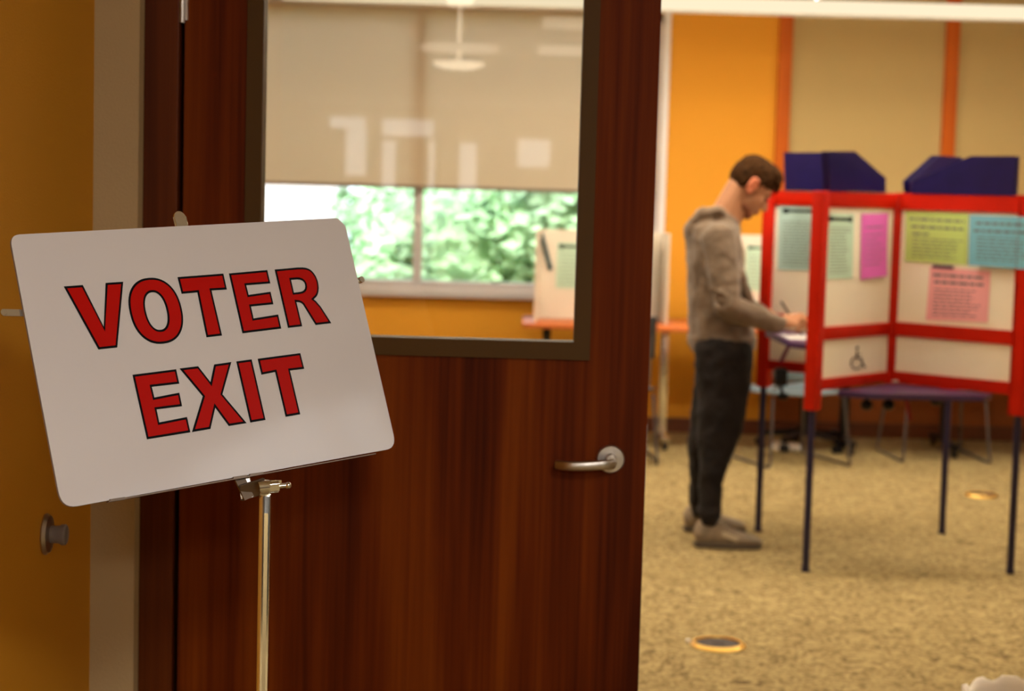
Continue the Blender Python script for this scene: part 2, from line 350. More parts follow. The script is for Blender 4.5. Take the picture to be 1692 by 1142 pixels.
bm = NB(); lohi(bm, (WL+0.02, WY+0.055, WB+0.02), (WR-0.02, WY+0.061, WT-0.02)); obj('window_pane', bm, M['glass'], wr)
bm = NB(); lohi(bm, (WL-0.04, WY-0.07, WB-0.055), (WR+0.05, WY+0.02, WB), 0.008); obj('window_sill', bm, M['sill'], wr)
bm = NB(); lohi(bm, (WR, WY-0.02, WB), (WR+0.045, WY, 2.72), 0.004); obj('window_trim', bm, M['white_paint'], wr)
# roller shades
t = thing('roller_shade', 'tan roller shade drawn halfway down over the window', 'window shade', ((WL+WR)/2, WY-0.03, 2.68))
bm = NB(); n = 60
for i in range(n):
    x0, x1 = WL+(0.88-WL)*i/n, WL+(0.88-WL)*(i+1)/n
    f = lambda x: WY-0.03+0.004*math.sin(x*3.1)
    vs_ = [bm.verts.new(p) for p in ((x0, f(x0), 1.535), (x1, f(x1), 1.535), (x1, WY-0.03, 2.66), (x0, WY-0.03, 2.66))]; bm.faces.new(vs_)
bmesh.ops.remove_doubles(bm, verts=bm.verts, dist=1e-4)
o = obj('shade_cloth', bm, M['shade'], t, True)
bm = NB(); lohi(bm, (WL, WY-0.038, 1.515), (0.88, WY-0.022, 1.537), 0.003); obj('hem_bar', bm, mat('hem_bar', (0.22, 0.15, 0.12, 1), 0.5, var=0.05), t)
bm = NB(); cyl(bm, (WL, WY-0.035, 2.685), (0.88, WY-0.035, 2.685), 0.028); obj('roller_tube', bm, M['sill'], t, True)

bm = NB(); lohi(bm, (3.4, 0.6, 0), (3.5, 3.54, 3.0)); struct('wall_hall_right', bm, M['beige_hall'])
clere = emis('clerestory_daylight', (1.0, 0.95, 0.90, 1), 2.6)
for i, (ya, yb, za, zb_) in enumerate(((1.80, 2.17, 2.25, 2.86), (2.21, 2.31, 2.25, 2.80), (2.34, 2.86, 2.25, 2.86), (2.90, 3.06, 2.25, 2.80))):
    bm = NB(); lohi(bm, (3.39, ya, za), (3.41, yb, zb_)); struct('window_%d' % (i+20), bm, clere)
# lobby behind the camera (seen only mirrored in the door glass)
bm = NB(); lohi(bm, (-8, -26.2, 0), (-7.8, 3.54, 3)); struct('wall_lobby_left', bm, M['lobby'])
bm = NB(); lohi(bm, (7.8, -26.2, 0), (8, 3.54, 3)); struct('wall_lobby_right', bm, M['lobby'])
BY = -26.0
def mir(px, py, depth): p = at(px, py, depth); return p.x, p.z
Zv = 2*DY-BY
openings = []
for (x0, y0, x1, y1) in ((545, 192, 604, 212), (572, 212, 604, 290), (632, 196, 716, 226), (632, 232, 652, 318), (709, 232, 716, 318), (760, 236, 786, 318), (856, 230, 908, 277), (540, 330, 980, 332)):
    a, c2 = mir(x0, y0, Zv); b_, d2 = mir(x1, y1, Zv); openings.append((a, b_, min(c2, d2), max(c2, d2)))
openings.pop()
bm = NB(); lohi(bm, (-8, BY-0.1, 0), (8, BY, 3)); struct('wall_lobby_back', bm, M['lobby'])
lobby_win = emis('daylit_pane', (0.92, 0.97, 1.0, 1), 3.0)
for i, (a, b_, c, d) in enumerate(openings):
    bm = NB(); lohi(bm, (min(a, b_), BY, c), (max(a, b_), BY+0.02, d)); o = struct('window_%d' % (i+2), bm, lobby_win)

# ------------------------------------------------------------------ door frame, door leaf
bm = NB(); lohi(bm, (OL, 3.585, 0), (-0.667, 3.66, 2.14), 0.003); lohi(bm, (1.18, 3.585, 0), (ORt, 3.66, 2.14), 0.003); lohi(bm, (OL, 3.585, 2.14), (ORt, 3.66, OT), 0.003)
lohi(bm, (-0.670, 3.646, 0), (-0.640, 3.66, 2.14))
struct('trim_4', bm, M['jamb'])
door = bpy.data.objects.new('door_1', None); C.objects.link(door); door.location = (-0.66, 3.6, 0); door['kind'] = 'structure'
DL, DR, DB, DT = -0.658, 0.274, 0.008, 2.135
VL, VR, VB, VT = -0.508, 0.128, 1.217, 2.0       # hole for the vision panel
bm = NB()
lohi(bm, (DL, 3.6, DB), (VL, 3.645, DT)); lohi(bm, (VR, 3.6, DB), (DR, 3.645, DT)); lohi(bm, (VL, 3.6, DB), (VR, 3.645, VB)); lohi(bm, (VL, 3.6, VT), (VR, 3.645, DT))
obj('door_leaf', bm, M['door'], door)
FL, FR, FB, FT = -0.535, 0.155, 1.188, 2.028
bm = NB()
def ringframe(bm, y0, y1, ol, orr, ob, ot, il, ir, ib, it):
    for (yf, s) in ((y0, 1), (y1, -1)):
        pass
    o_ = [(ol, ob), (orr, ob), (orr, ot), (ol, ot)]; i_ = [(il, ib), (ir, ib), (ir, it), (il, it)]
    vo = [[bm.verts.new((x, y, z)) for x, z in o_] for y in (y0, y1)]; vi = [[bm.verts.new((x, y, z)) for x, z in i_] for y in (y0, y1)]
    for k in range(4):
        j = (k+1) % 4
        bm.faces.new((vo[0][k], vo[0][j], vi[0][j], vi[0][k])); bm.faces.new((vo[1][j], vo[1][k], vi[1][k], vi[1][j]))
        bm.faces.new((vo[0][j], vo[0][k], vo[1][k], vo[1][j])); bm.faces.new((vi[0][k], vi[0][j], vi[1][j], vi[1][k]))
ringframe(bm, 3.592, 3.6, FL, FR, FB, FT, -0.503, 0.123, 1.223, 1.995)
ringframe(bm, 3.598, 3.650, VL, VR, VB, VT, -0.503, 0.123, 1.223, 1.995)
obj('vision_frame', bm, M['olive'], door)
bm = NB(); lohi(bm, (-0.504, 3.620, 1.222), (0.124, 3.626, 1.996)); obj('vision_glass', bm, M['glass_door'], door)
# hinge
for zc in (1.885, 1.05, 0.22):
    bm = NB(); cyl(bm, (-0.6625, 3.590, zc-0.055), (-0.6625, 3.590, zc+0.055), 0.0065, bev=0.001)
    lohi(bm, (-0.672, 3.5925, zc-0.05), (-0.652, 3.6, zc+0.05)); o = obj('door_hinge', bm, M['nickel'], door, True); o['label'] = 'satin metal hinge'
# lever
lx, lz = 0.203, 0.991
hd = NB(); lathe(hd, [(0.028, 0), (0.0285, 0.006), (0.026, 0.010), (0.012, 0.0105), (0.0105, 0.012), (0.0105, 0.04)], (lx, 3.6, lz), V((0, -1, 0)), 40)
ho = obj('door_handle', hd, M['nickel'], door, True)
bm = NB()
path = smooth_path([(lx+0.004, 3.561, lz-0.004), (lx-0.012, 3.552, lz-0.005), (lx-0.05, 3.548, lz-0.008), (lx-0.085, 3.551, lz-0.0095), (lx-0.108, 3.566, lz-0.010)], 6)
secs = []
for i, p in enumerate(path):
    d = (path[min(i+1, len(path)-1)]-path[max(i-1, 0)]).normalized(); nx = d.cross(V((0, 0, 1))).normalized()
    hh = 0.0106*(1-0.15*i/len(path)); tt = 0.0065
    secs.append([bm.verts.new(p+nx*tt*math.copysign(abs(math.cos(a))**0.7, math.cos(a))+V((0, 0, 1))*hh*math.copysign(abs(math.sin(a))**0.7, math.sin(a))) for a in [2*math.pi*k/16 for k in range(16)]])
for a, b_ in zip(secs, secs[1:]):
    for k in range(16): bm.faces.new((a[k], a[(k+1) % 16], b_[(k+1) % 16], b_[k]))
bm.faces.new(secs[0][::-1]); bm.faces.new(secs[-1])
cyl(bm, (lx, 3.572, lz-0.002), (lx, 3.556, lz-0.002), 0.0105, bev=0.002)
sub(obj('lever', bm, M['nickel'], None, True), ho)
bm = NB(); lohi(bm, (0.2735, 3.607, 0.93), (0.2752, 3.637, 1.06)); obj('latch_plate', bm, M['nickel'], door)

# door stop on the orange wall
t = thing('door_stop', 'round metal wall bumper with grey rubber tip on orange wall', 'door stop', (-0.822, 3.2, 0.89))
sc_ = V((-0.822, 3.19, 0.888))
bm = NB(); lathe(bm, [(0.036, 0), (0.037, 0.003), (0.033, 0.009), (0.024, 0.0115), (0.0, 0.012)], sc_, V((1, 0, 0)), 40); obj('wall_plate', bm, M['nickel'], t, True)
bm = NB(); lathe(bm, [(0.0155, 0.008), (0.016, 0.026), (0.0185, 0.030), (0.0185, 0.037), (0.016, 0.039), (0.008, 0.037)], sc_, V((1, 0, 0)), 32); obj('bumper', bm, M['grey_rubber'], t, True)

# ------------------------------------------------------------------ sign on its easel
SO = V((-0.6788, 2.4411, 1.4422)); SA = V((0.6773, 0.7355, 0.0183)).normalized(); SB = V((-0.2735, 0.2287, 0.9343)).normalized(); SN = V((0.6829, -0.6378, 0.3561)).normalized()
def sp(u, v, h=0.0): return SO+SA*u+SB*v+SN*h
GL = {
'V': [(0.0659, -0.0754), (0.0967, -0.0746), (0.1154, -0.1354), (0.1343, -0.073), (0.1639, -0.0724), (0.1297, -0.1666), (0.0987, -0.1675)],
'T': [(0.2582, -0.069), (0.3421, -0.0666), (0.3417, -0.0913), (0.3133, -0.0916), (0.3134, -0.1605), (0.2847, -0.1615), (0.287, -0.0935), (0.2587, -0.0944)],
'E': [(0.3523, -0.0667), (0.4261, -0.0639), (0.426, -0.0851), (0.3794, -0.0863), (0.3796, -0.1012), (0.4225, -0.0981), (0.4224, -0.1179), (0.3789, -0.1193), (0.3785, -0.1378), (0.4267, -0.1342), (0.4261, -0.1564), (0.3513, -0.1594)],
'R': [(0.4406, -0.0637), (0.4850, -0.0618), (0.4964, -0.0620), (0.5030, -0.0629), (0.5085, -0.0648), (0.5130, -0.0678), (0.5163, -0.0720), (0.5190, -0.0775), (0.5203, -0.0840), (0.5202, -0.0905), (0.5190, -0.0965), (0.5168, -0.1017), (0.5140, -0.1060), (0.5105, -0.1096), (0.5034, -0.1138), (0.5070, -0.1168), (0.5137, -0.1258), (0.5272, -0.1535), (0.4948, -0.1547), (0.4812, -0.125), (0.4796, -0.1215), (0.4772, -0.1190), (0.4738, -0.1174), (0.4678, -0.1165), (0.4679, -0.1552), (0.4394, -0.1561)],
'Ri': [(0.4677, -0.0812), (0.4800, -0.0808), (0.4850, -0.0813), (0.4890, -0.0827), (0.4918, -0.0852), (0.4931, -0.0885), (0.4928, -0.0925), (0.4910, -0.0960), (0.4880, -0.0985), (0.4835, -0.1003), (0.4780, -0.1010), (0.4674, -0.1015)],
'E2': [(0.1443, -0.207), (0.2193, -0.2045), (0.2191, -0.2259), (0.1718, -0.2267), (0.172, -0.242), (0.2156, -0.2387), (0.2151, -0.2586), (0.1712, -0.2593), (0.1708, -0.2779), (0.2192, -0.2746), (0.219, -0.2971), (0.1442, -0.2997)],
'X': [(0.2254, -0.2039), (0.2583, -0.203), (0.2735, -0.2277), (0.2871, -0.2025), (0.319, -0.201), (0.2896, -0.2474), (0.3208, -0.2936), (0.2877, -0.2947), (0.2715, -0.2659), (0.2546, -0.2957), (0.2216, -0.2971), (0.2542, -0.2474)],
'I': [(0.3279, -0.2008), (0.357, -0.1997), (0.3563, -0.2922), (0.3274, -0.2934)],
'T2': [(0.3682, -0.1996), (0.4515, -0.1965), (0.4519, -0.2213), (0.4237, -0.2219), (0.4234, -0.2898), (0.3947, -0.2911), (0.3949, -0.222), (0.3682, -0.2242)],
}
def oval(l, r, b_, t_, shear=0.0, n=56, pw=2.25):
    cx, cy, hx, hy = (l+r)/2, (b_+t_)/2, (r-l)/2, (t_-b_)/2; out = []
    for k in range(n):
        a = -2*math.pi*k/n; x = hx*math.copysign(abs(math.cos(a))**(2/pw), math.cos(a)); y = hy*math.copysign(abs(math.sin(a))**(2/pw), math.sin(a)); out.append((cx+x+shear*y, cy+y+0.035*x))
    return out
GL['O'] = oval(0.1630, 0.2530, -0.1661, -0.0683); GL['Oi'] = oval(0.1905, 0.2259, -0.1455, -0.0900)
def inset(pts, d):
    A = sum(p[0]*q[1]-q[0]*p[1] for p, q in zip(pts, pts[1:]+pts[:1])); s = 1 if A > 0 else -1; out = []; n = len(pts)
    for i in range(n):
        p, q, r = V(pts[i-1]), V(pts[i]), V(pts[(i+1) % n]); e1 = (q-p).normalized(); e2 = (r-q).normalized()
        n1 = V((-e1.y, e1.x))*s; n2 = V((-e2.y, e2.x))*s; k = 1+n1.dot(n2); o_ = (n1+n2)/max(k, 0.25); out.append(tuple(q+o_*d))
    return out
from mathutils.geometry import tessellate_polygon
def flatpoly(bm, outer, holes, h, mi=0):
    loops = [[V((x, y, 0)) for x, y in outer]]+[[V((x, y, 0)) for x, y in hh] for hh in holes]
    flat = [p for l in loops for p in l]; vs_ = [bm.verts.new(sp(p.x, p.y, h)) for p in flat]
    for tr in tessellate_polygon(loops):
        try:
            f_ = bm.faces.new([vs_[i] for i in tr]); f_.material_index = mi
            f_.normal_update()
            if f_.normal.dot(SN) < 0: f_.normal_flip()
        except ValueError: pass
easel_base = V((-0.355, 2.62, 0))
sign = thing('sign_board', 'white sign board reading VOTER EXIT in red letters, tilted on a metal stand', 'sign', sp(0.3, -0.37))
def rc(pts, rs, k=7):
    out = []; n = len(pts)
    for i in range(n):
        p, q, r = V(pts[i-1]), V(pts[i]), V(pts[(i+1) % n]); rad = rs[i]
        if rad == 0: out.append(tuple(q)); continue
        a = q+(p-q).normalized()*rad; b_ = q+(r-q).normalized()*rad
        for j in range(k+1):
            t_ = j/k; out.append(tuple(a*(1-t_)**2+q*2*t_*(1-t_)+b_*t_*t_))
    return out
outl = rc([(0, 0), (0.5930, 0.0172), (0.6060, 0.0035), (0.5984, -0.3602), (-0.0109, -0.3778)], [0.016, 0.003, 0.003, 0.022, 0.024])
bm = NB()
front = [bm.verts.new(sp(x, y, 0)) for x, y in outl]; back = [bm.verts.new(sp(x, y, -0.0035)) for x, y in outl]
f_ = bm.faces.new(front); g_ = bm.faces.new(back[::-1])
for k in range(len(outl)):
    q_ = bm.faces.new((front[k], back[k], back[(k+1) % len(outl)], front[(k+1) % len(outl)])); q_.material_index = 1
obj('board', bm, [M['sign'], M['sign_edge']], sign)
for key, hole, nm in (('V', None, 'letter'), ('O', 'Oi', 'letter'), ('T', None, 'letter'), ('E', None, 'letter'), ('R', 'Ri', 'letter'), ('E2', None, 'letter'), ('X', None, 'letter'), ('I', None, 'letter'), ('T2', None, 'letter')):
    bm = NB(); holes = [GL[hole]] if hole else []
    flatpoly(bm, GL[key], holes, 0.0004, 1)
    flatpoly(bm, inset(GL[key], 0.0033), [inset(h_, -0.0033) for h_ in holes], 0.0008, 0)
    me = bpy.data.meshes.new('letter'); bm.to_mesh(me); bm.free(); me.materials.append(M['ink_red']); me.materials.append(M['ink_black'])
    o = bpy.data.objects.new('letter', me); C.objects.link(o); o.parent = sign; o.matrix_parent_inverse = Matrix.Translation(-sign.location)
    o['label'] = 'red letter %s with a black outline' % key[0]
# easel
es = thing('sign_stand', 'chrome floor stand holding the VOTER EXIT board', 'sign stand', easel_base)
px_, py_ = -0.352, 2.605
bm = NB(); lohi(bm, (px_-0.008, py_-0.008, 0.02), (px_+0.009, py_+0.009, 1.072), 0.003)
lohi(bm, (px_+0.0005, py_-0.0095, 0.03), (px_+0.006, py_-0.007, 1.045))
obj('pole', bm, M['chrome'], es, True)
bm = NB(); lohi(bm, (px_-0.013, py_-0.013, 0.10), (px_+0.014, py_+0.014, 0.16), 0.003); obj('leg_collar', bm, M['chrome'], es, True)
for a in (0.5, 2.6, 4.7):
    bm = NB(); tube(bm, [(px_+0.012*math.cos(a), py_+0.012*math.sin(a), 0.14), (px_+0.30*math.cos(a), py_+0.30*math.sin(a), 0.008)], 0.007); obj('leg', bm, M['chrome'], es, True)
bm = NB()
p0 = sp(0.286, -0.3745, -0.014); p1 = V((px_, py_-0.012, 1.086))
bar(bm, sp(0.287, -0.392, -0.006), p1, 0.0035, 0.021, up=V((0, 0, 1)), bev=0.001)
bar(bm, sp(0.290, -0.371, -0.006), sp(0.297, -0.402, -0.004), 0.018, 0.0025, up=SN)
obj('tilt_bracket', bm, M['chrome_dark_reflection'], es, True)
bm = NB(); kp = V((px_+0.006, py_-0.012, 1.084)); kd = V((0.94, 0.32, 0.06)).normalized()
cyl(bm, kp-kd*0.014, kp+kd*0.0, 0.011, seg=24, bev=0.002); cyl(bm, kp, kp+kd*0.014, 0.0085, seg=6, bev=0.001); cyl(bm, kp+kd*0.012, kp+kd*0.026, 0.0035); ell(bm, kp+kd*0.029, (0.005,)*3); bar(bm, kp+kd*0.003+V((0, 0, 0.007)), kp+kd*0.019+V((0, 0, 0.006)), 0.002, 0.005)
obj('wing_screw', bm, M['chrome'], es, True)
bm = NB()                                        # cross arms behind the board, tips show past its edges
bar(bm, sp(0.2975, -0.40, -0.0065), sp(0.2920, 0.024, -0.0065), 0.021, 0.0022, up=SN, bev=0.0008)
cyl(bm, sp(0.2920, 0.0225, -0.0053), sp(0.2920, 0.0225, -0.0077), 0.0106, seg=24)
obj('back_bar', bm, M['chrome'], es)
bm = NB(); bar(bm, sp(-0.030, -0.1058, -0.0065), sp(0.2920, -0.130, -0.0065), 0.0095, 0.0022, up=SN); cyl(bm, sp(-0.0300, -0.1058, -0.0054), sp(-0.0300, -0.1058, -0.0076), 0.0048); obj('side_arm', bm, M['chrome'], es)
bm = NB(); bar(bm, sp(0.2920, -0.130, -0.0065), sp(0.6145, -0.0850, -0.0065), 0.0095, 0.0022, up=SN); cyl(bm, sp(0.6145, -0.0850, -0.0080), sp(0.6145, -0.0850, -0.001), 0.0050); obj('side_arm', bm, M['chrome'], es)
bm = NB(); bar(bm, sp(0.06, -0.3775, 0.0005), sp(0.55, -0.3650, 0.0005), 0.0015, 0.006, up=SN)
for u_ in (0.075, 0.285, 0.315): bar(bm, sp(u_-0.012, -0.3785+u_*0.028, 0.0022), sp(u_+0.012, -0.3785+u_*0.028, 0.0022), 0.0035, 0.002, up=SN)
obj('bottom_ledge', bm, M['chrome_dark_reflection'], es)

# ------------------------------------------------------------------ voting booth
A = V((1.225, 7.325, 0)); B = V((1.147, 8.20, 0)); Cc = V((2.083, 7.40, 0)); E_ = V((2.003, 8.265, 0)); D = V((1.628, 7.80, 0))
booth = thing('voting_booth', 'red framed four-sided voting booth with white panels and dark blue legs', 'voting booth', (D.x, D.y, 0))
for P in (A, B, Cc, E_):
    d = (D-P).normalized(); rot = frame_rot(V((0, 0, 1)), up=d)
    bm = NB(); box(bm, (P.x, P.y, (0.665+1.553)/2), (0.054, 0.054, 1.553-0.665), Matrix.Rotation(math.atan2(d.y, d.x), 3, 'Z'), 0.006); obj('corner_post', bm, M['red'], booth, True)
    bm = NB(); cyl(bm, (P.x, P.y, 0.006), (P.x, P.y, 0.68), 0.0155); cyl(bm, (P.x, P.y, 0), (P.x, P.y, 0.02), 0.0175); obj('leg', bm, M['navy'], booth, True)
bm = NB(); box(bm, (D.x, D.y, (0.735+1.553)/2), (0.05, 0.05, 1.553-0.735), None, 0.005); obj('centre_post', bm, M['red'], booth, True)
def arm(P):
    d = (D-P); L = d.length; d.normalize(); rot = Matrix.Rotation(math.atan2(d.y, d.x), 3, 'Z')
    mid = (P+D)/2; Li = L-0.04
    for z0, z1 in ((1.488, 1.553), (0.948, 1.002), (0.745, 0.790)):
        bm = NB(); box(bm, (mid.x, mid.y, (z0+z1)/2), (Li, 0.026, z1-z0), rot, 0.003); obj('rail', bm, M['red'], booth, True)
    for z0, z1 in ((0.995, 1.492), (0.786, 0.952)):
        bm = NB(); box(bm, (mid.x, mid.y, (z0+z1)/2), (Li, 0.008, z1-z0), rot); obj('panel', bm, M['panel'], booth)
    return d, Vector((-d.y, d.x, 0))
for P in (A, B, Cc, E_): arm(P)
# desks
def desk(pts, z, nm='desk'):
    bm = NB(); prism(bm, [(p[0], p[1], z-0.024) for p in pts], (0, 0, 0.024))
    es_ = [e for e in bm.edges]; bmesh.ops.bevel(bm, geom=es_, offset=0.004, segments=2, affect='EDGES')
    return obj(nm, bm, M['desk'], booth, True)
desk([(1.628, 7.765), (1.345, 7.425), (1.345, 7.405), (1.465, 7.345), (1.93, 7.365), (1.985, 7.44), (1.985, 7.46)], 0.738)
desk([(1.595, 7.80), (1.222, 7.375), (1.195, 7.375), (1.145, 7.46), (1.120, 8.02), (1.150, 8.12), (1.178, 8.12)], 0.930)
# braces, knobs, straps under the desks
bm = NB(); tube(bm, smooth_path([at(1309, 562, 8.0), at(1300, 578, 8.0), at(1290, 599, 8.02)]), 0.009); obj('desk_brace', bm, M['strap'], booth, True)
bm = NB(); tube(bm, [at(1497, 655, 7.62), at(1500, 672, 7.62), at(1504, 694, 7.62)], 0.009); obj('hanging_strap', bm, mat('dark_red_strap', (0.25, 0.004, 0.008, 1), 0.6, var=0.1), booth, True)
for x_, y_, r_k, Yk in ((1432, 668, 0.022, 7.50), (1468, 668, 0.022, 7.50), (1547, 661, 0.022, 7.62)):
    p = at(x_, y_, Yk); bm = NB(); ell(bm, p-V((0, 0, 0.003)), (r_k*1.15, r_k, r_k*1.05)); cyl(bm, p, (p.x, p.y, 0.716), 0.006); obj('clamp_knob', bm, M['black'], booth, True)
p = at(1290, 623, 8.05); bm = NB(); box(bm, p, (0.055, 0.05, 0.078), None, 0.008); cyl(bm, p-V((0, 0, 0.03)), p-V((-0.01, 0, 0.075)), 0.008); ell(bm, p+V((0.014, 0, -0.085)), (0.028, 0.022, 0.017)); cyl(bm, p, (p.x+0.005, p.y, 0.77), 0.008)
obj('clamp_block', bm, M['black'], booth, True)
bm = NB(); ell(bm, at(1479, 630, 7.70)+V((0, 0, 0.0)), (0.016, 0.012, 0.006)); obj('desk_catch', bm, M['nickel'], booth, True)
# wheelchair symbol on the lower panel of the near left arm
dA = (D-A).normalized(); nA = V((dA.y, -dA.x, 0))     # faces the camera side of arm A-D
def pA(x, y, off=0.0): return onplane(x, y, A+nA*(0.004+off), nA)
bm = NB()
head_c = pA(1416, 575, 0.002); ell(bm, head_c, (0.007, 0.003, 0.007))
tube(bm, [pA(1416, 580, .002), pA(1416, 592, .002), pA(1423, 592, .002), pA(1427, 606, .002), pA(1430, 606, .002)], 0.0034, 8)
tube(bm, [pA(1416, 585, .002), pA(1422, 586, .002)], 0.0022, 8)
tube(bm, [pA(1415+8.5*math.cos(a), 600+9.5*math.sin(a), .002) for a in [2.0*math.pi*(k/18.0)*0.86+0.1 for k in range(19)]], 0.0026, 8)
o = obj('wheelchair_symbol', bm, M['ink_black'], booth, True)

# file boxes standing on the rails
def filebox(P, pts, label):
    d = (D-P).normalized(); n_ = V((d.y, -d.x, 0)); 
    if n_.y > 0: n_ = -n_
    q = [onplane(x, y, P, n_) for x, y in pts]
    zb = 1.5545
    q = [V((p.x, p.y, max(p.z, zb))) for p in q]
    q[0].z = zb; q[-1].z = zb
    cx = sum((p for p in q), V())/len(q)
    t = thing('file_box', label, 'file box', (cx.x, cx.y, zb), 'dark blue file boxes along the top of the voting booth')
    T = 0.015
    for s in (1, -1):
        bm = NB(); prism(bm, [p+n_*(s*T-s*0.0015) for p in q], n_*(s*0.003)); obj('side_panel', bm, M['navy_file'], t)
    bm = NB()
    a, b_ = q[0]+V((0, 0, 0.0015)), q[-1]+V((0, 0, 0.0015)); bar(bm, a, b_, 2*T-0.004, 0.003, up=n_ if False else V((0, 0, 1)))
    bm.free(); bm = NB(); prism(bm, [a+n_*(T-0.002), b_+n_*(T-0.002), b_-n_*(T-0.002), a-n_*(T-0.002)], (0, 0, 0.003)); obj('base_panel', bm, M['navy_file'], t)
    # closed tall end
    ends = (q[0], q[1]) if (q[1].z-q[0].z) > (q[-2].z-q[-1].z) else (q[-1], q[-2])
    bm = NB(); dd = (cx-ends[0]); dd.z = 0; dd.normalize()
    prism(bm, [ends[0]+n_*(T-0.002)+V((0, 0, .003)), ends[0]-n_*(T-0.002)+V((0, 0, .003)), ends[1]-n_*(T-0.002), ends[1]+n_*(T-0.002)], dd*0.003); obj('end_panel', bm, M['navy_file'], t)
    return t
filebox(A, [(1366, 316), (1363, 250), (1407, 250), (1458, 294), (1458, 316)], 'dark blue file box with one sloped end, above the magenta sheet on the booth')
filebox(B, [(1300, 314), (1298, 252), (1358, 252), (1402, 296), (1398, 314)], 'dark blue plastic file box nearest the man, its sloped end hidden by another')
filebox(Cc, [(1508, 322), (1512, 300), (1607, 258), (1682, 258), (1678, 326)], 'large dark blue file box above the lime and blue sheets, sloped to the left')
filebox(E_, [(1499, 322), (1497, 300), (1545, 257), (1584, 260), (1584, 322)], 'dark blue file box behind the large one, its pale sloped edge showing at left')

# sheets of paper on the booth panels
def sheet(name, label, P, corners, m, lines, head=None, curl=0.0, cat='sheet of paper', plane=None, off=0.0065, offx=0.0, group=None, base=None):
    if plane is None:
        d = (D-P).normalized(); n_ = V((d.y, -d.x, 0))
        if n_.dot(EYE-P) < 0: n_ = -n_
        p0 = P+n_*off
    else: p0, n_ = plane; p0 = V(p0)+n_*0.002
    tl, tr, br, bl = [onplane(x, y, p0, n_) for x, y in corners]
    def pt(u, v, h=0):
        return tl.lerp(tr, u).lerp(bl.lerp(br, u), v)+n_*(h+curl*(v*v)*(0.25+0.75*u)+0.0005)
    bm = NB(); N = 8
    g = [[bm.verts.new(pt(i/N, j/N)) for i in range(N+1)] for j in range(N+1)]
    gb = [[bm.verts.new(pt(i/N, j/N, -0.0004)) for i in range(N+1)] for j in range(N+1)]
    for j in range(N):
        for i in range(N):
            bm.faces.new((g[j][i], g[j+1][i], g[j+1][i+1], g[j][i+1])); bm.faces.new((gb[j][i], gb[j][i+1], gb[j+1][i+1], gb[j+1][i]))
    for i in range(N):
        for a_, b_ in (((0, i), (0, i+1)), ((N, i+1), (N, i)), ((i+1, 0), (i, 0)), ((i, N), (i+1, N))):
            bm.faces.new((g[a_[0]][a_[1]], g[b_[0]][b_[1]], gb[b_[0]][b_[1]], gb[a_[0]][a_[1]]))
    def strip(u0, u1, v0, v1, mi):
        q = [bm.verts.new(pt(u, v, 0.0006)) for u, v in ((u0, v0), (u0, v1), (u1, v1), (u1, v0))]; f = bm.faces.new(q); f.material_index = mi
    for (v0, hh, u0, u1, mi) in lines:
        u = u0
        while u < u1-0.02:
            L = min(random.uniform(0.05, 0.16), u1-u); strip(u, u+L, v0, v0+hh, mi); u += L+0.025
    if head:
        u0, u1, v0, hh = head; strip(u0, u1, v0+hh*0.22, v0+hh*0.78, 1)
        for uu in (u0, u1-0.12): strip(uu, uu+0.12, v0, v0+hh, 1)
    me = bpy.data.meshes.new(name); bmesh.ops.recalc_face_normals(bm, faces=[f for f in bm.faces if f.material_index == 0]); bm.to_mesh(me); bm.free()
    for q in (m, M['ink_black'], M['ink_grey']): me.materials.append(q)
    o = bpy.data.objects.new(name, me); C.objects.link(o); tag(o, label, cat, group); return o
def body_lines(v0, v1, n, u0=0.1, u1=0.9, hh=0.012): return [(v0+(v1-v0)*k/(n-1), hh, u0, random.uniform(u1-0.22, u1), 2) for k in range(n)]
sheet('notice_sheet', 'pale teal printed sheet on the far left booth panel, beside the man', B, [(1286, 340), (1366, 342), (1363, 448), (1285, 446)], M['teal_paper'], body_lines(0.24, 0.9, 15), (0.10, 0.92, 0.04, 0.075))
sheet('notice_sheet', 'pale green portrait sheet with a black heading bar, left of the magenta sheet', A, [(1367.5, 352), (1411, 354), (1408.5, 460), (1365.5, 462)], M['mint'], body_lines(0.22, 0.9, 15), (0.05, 0.93, 0.045, 0.08))
sheet('notice_sheet', 'bright magenta printed sheet curling off the booth panel', A, [(1423.5, 353.5), (1468, 352), (1462, 456), (1421, 462)], M['magenta'], [(0.2, 0.02, 0.15, 0.8, 2)]+body_lines(0.32, 0.78, 7, 0.12, 0.85, 0.016), None, 0.012)
sheet('notice_sheet', 'lime green landscape sheet on the right booth panel', Cc, [(1496.5, 348), (1600, 353.5), (1598, 438), (1495, 432)], M['lime'], [(0.13, 0.05, 0.07, 0.95, 2), (0.28, 0.05, 0.1, 0.93, 2), (0.42, 0.045, 0.12, 0.4, 2)]+body_lines(0.53, 0.88, 6, 0.12, 0.95, 0.02))
sheet('notice_sheet', 'light blue landscape sheet at the right edge of the booth panel', Cc, [(1602, 355.5), (1712, 359), (1708, 446), (1600, 438.5)], M['blue_paper'], [(0.13, 0.05, 0.1, 0.95, 2), (0.28, 0.05, 0.07, 0.9, 2)]+body_lines(0.42, 0.85, 7, 0.12, 0.95, 0.022), off=0.030)
sheet('notice_sheet', 'pink landscape sheet below the lime and blue sheets', Cc, [(1537, 441), (1637, 448), (1632, 533), (1530, 529)], M['pink'], [(0.12, 0.05, 0.06, 0.92, 2), (0.25, 0.05, 0.09, 0.9, 2)]+body_lines(0.4, 0.88, 8, 0.1, 0.92, 0.02))
bm = NB()
dC = (D-Cc).normalized(); nC = V((dC.y, -dC.x, 0)); nC = nC if nC.dot(EYE-Cc) > 0 else -nC
q = [onplane(x, y, Cc+nC*0.0085, nC) for x, y in ((1541, 437.5), (1575, 440), (1575, 444.5), (1541, 442))]; prism(bm, q, nC*0.002)
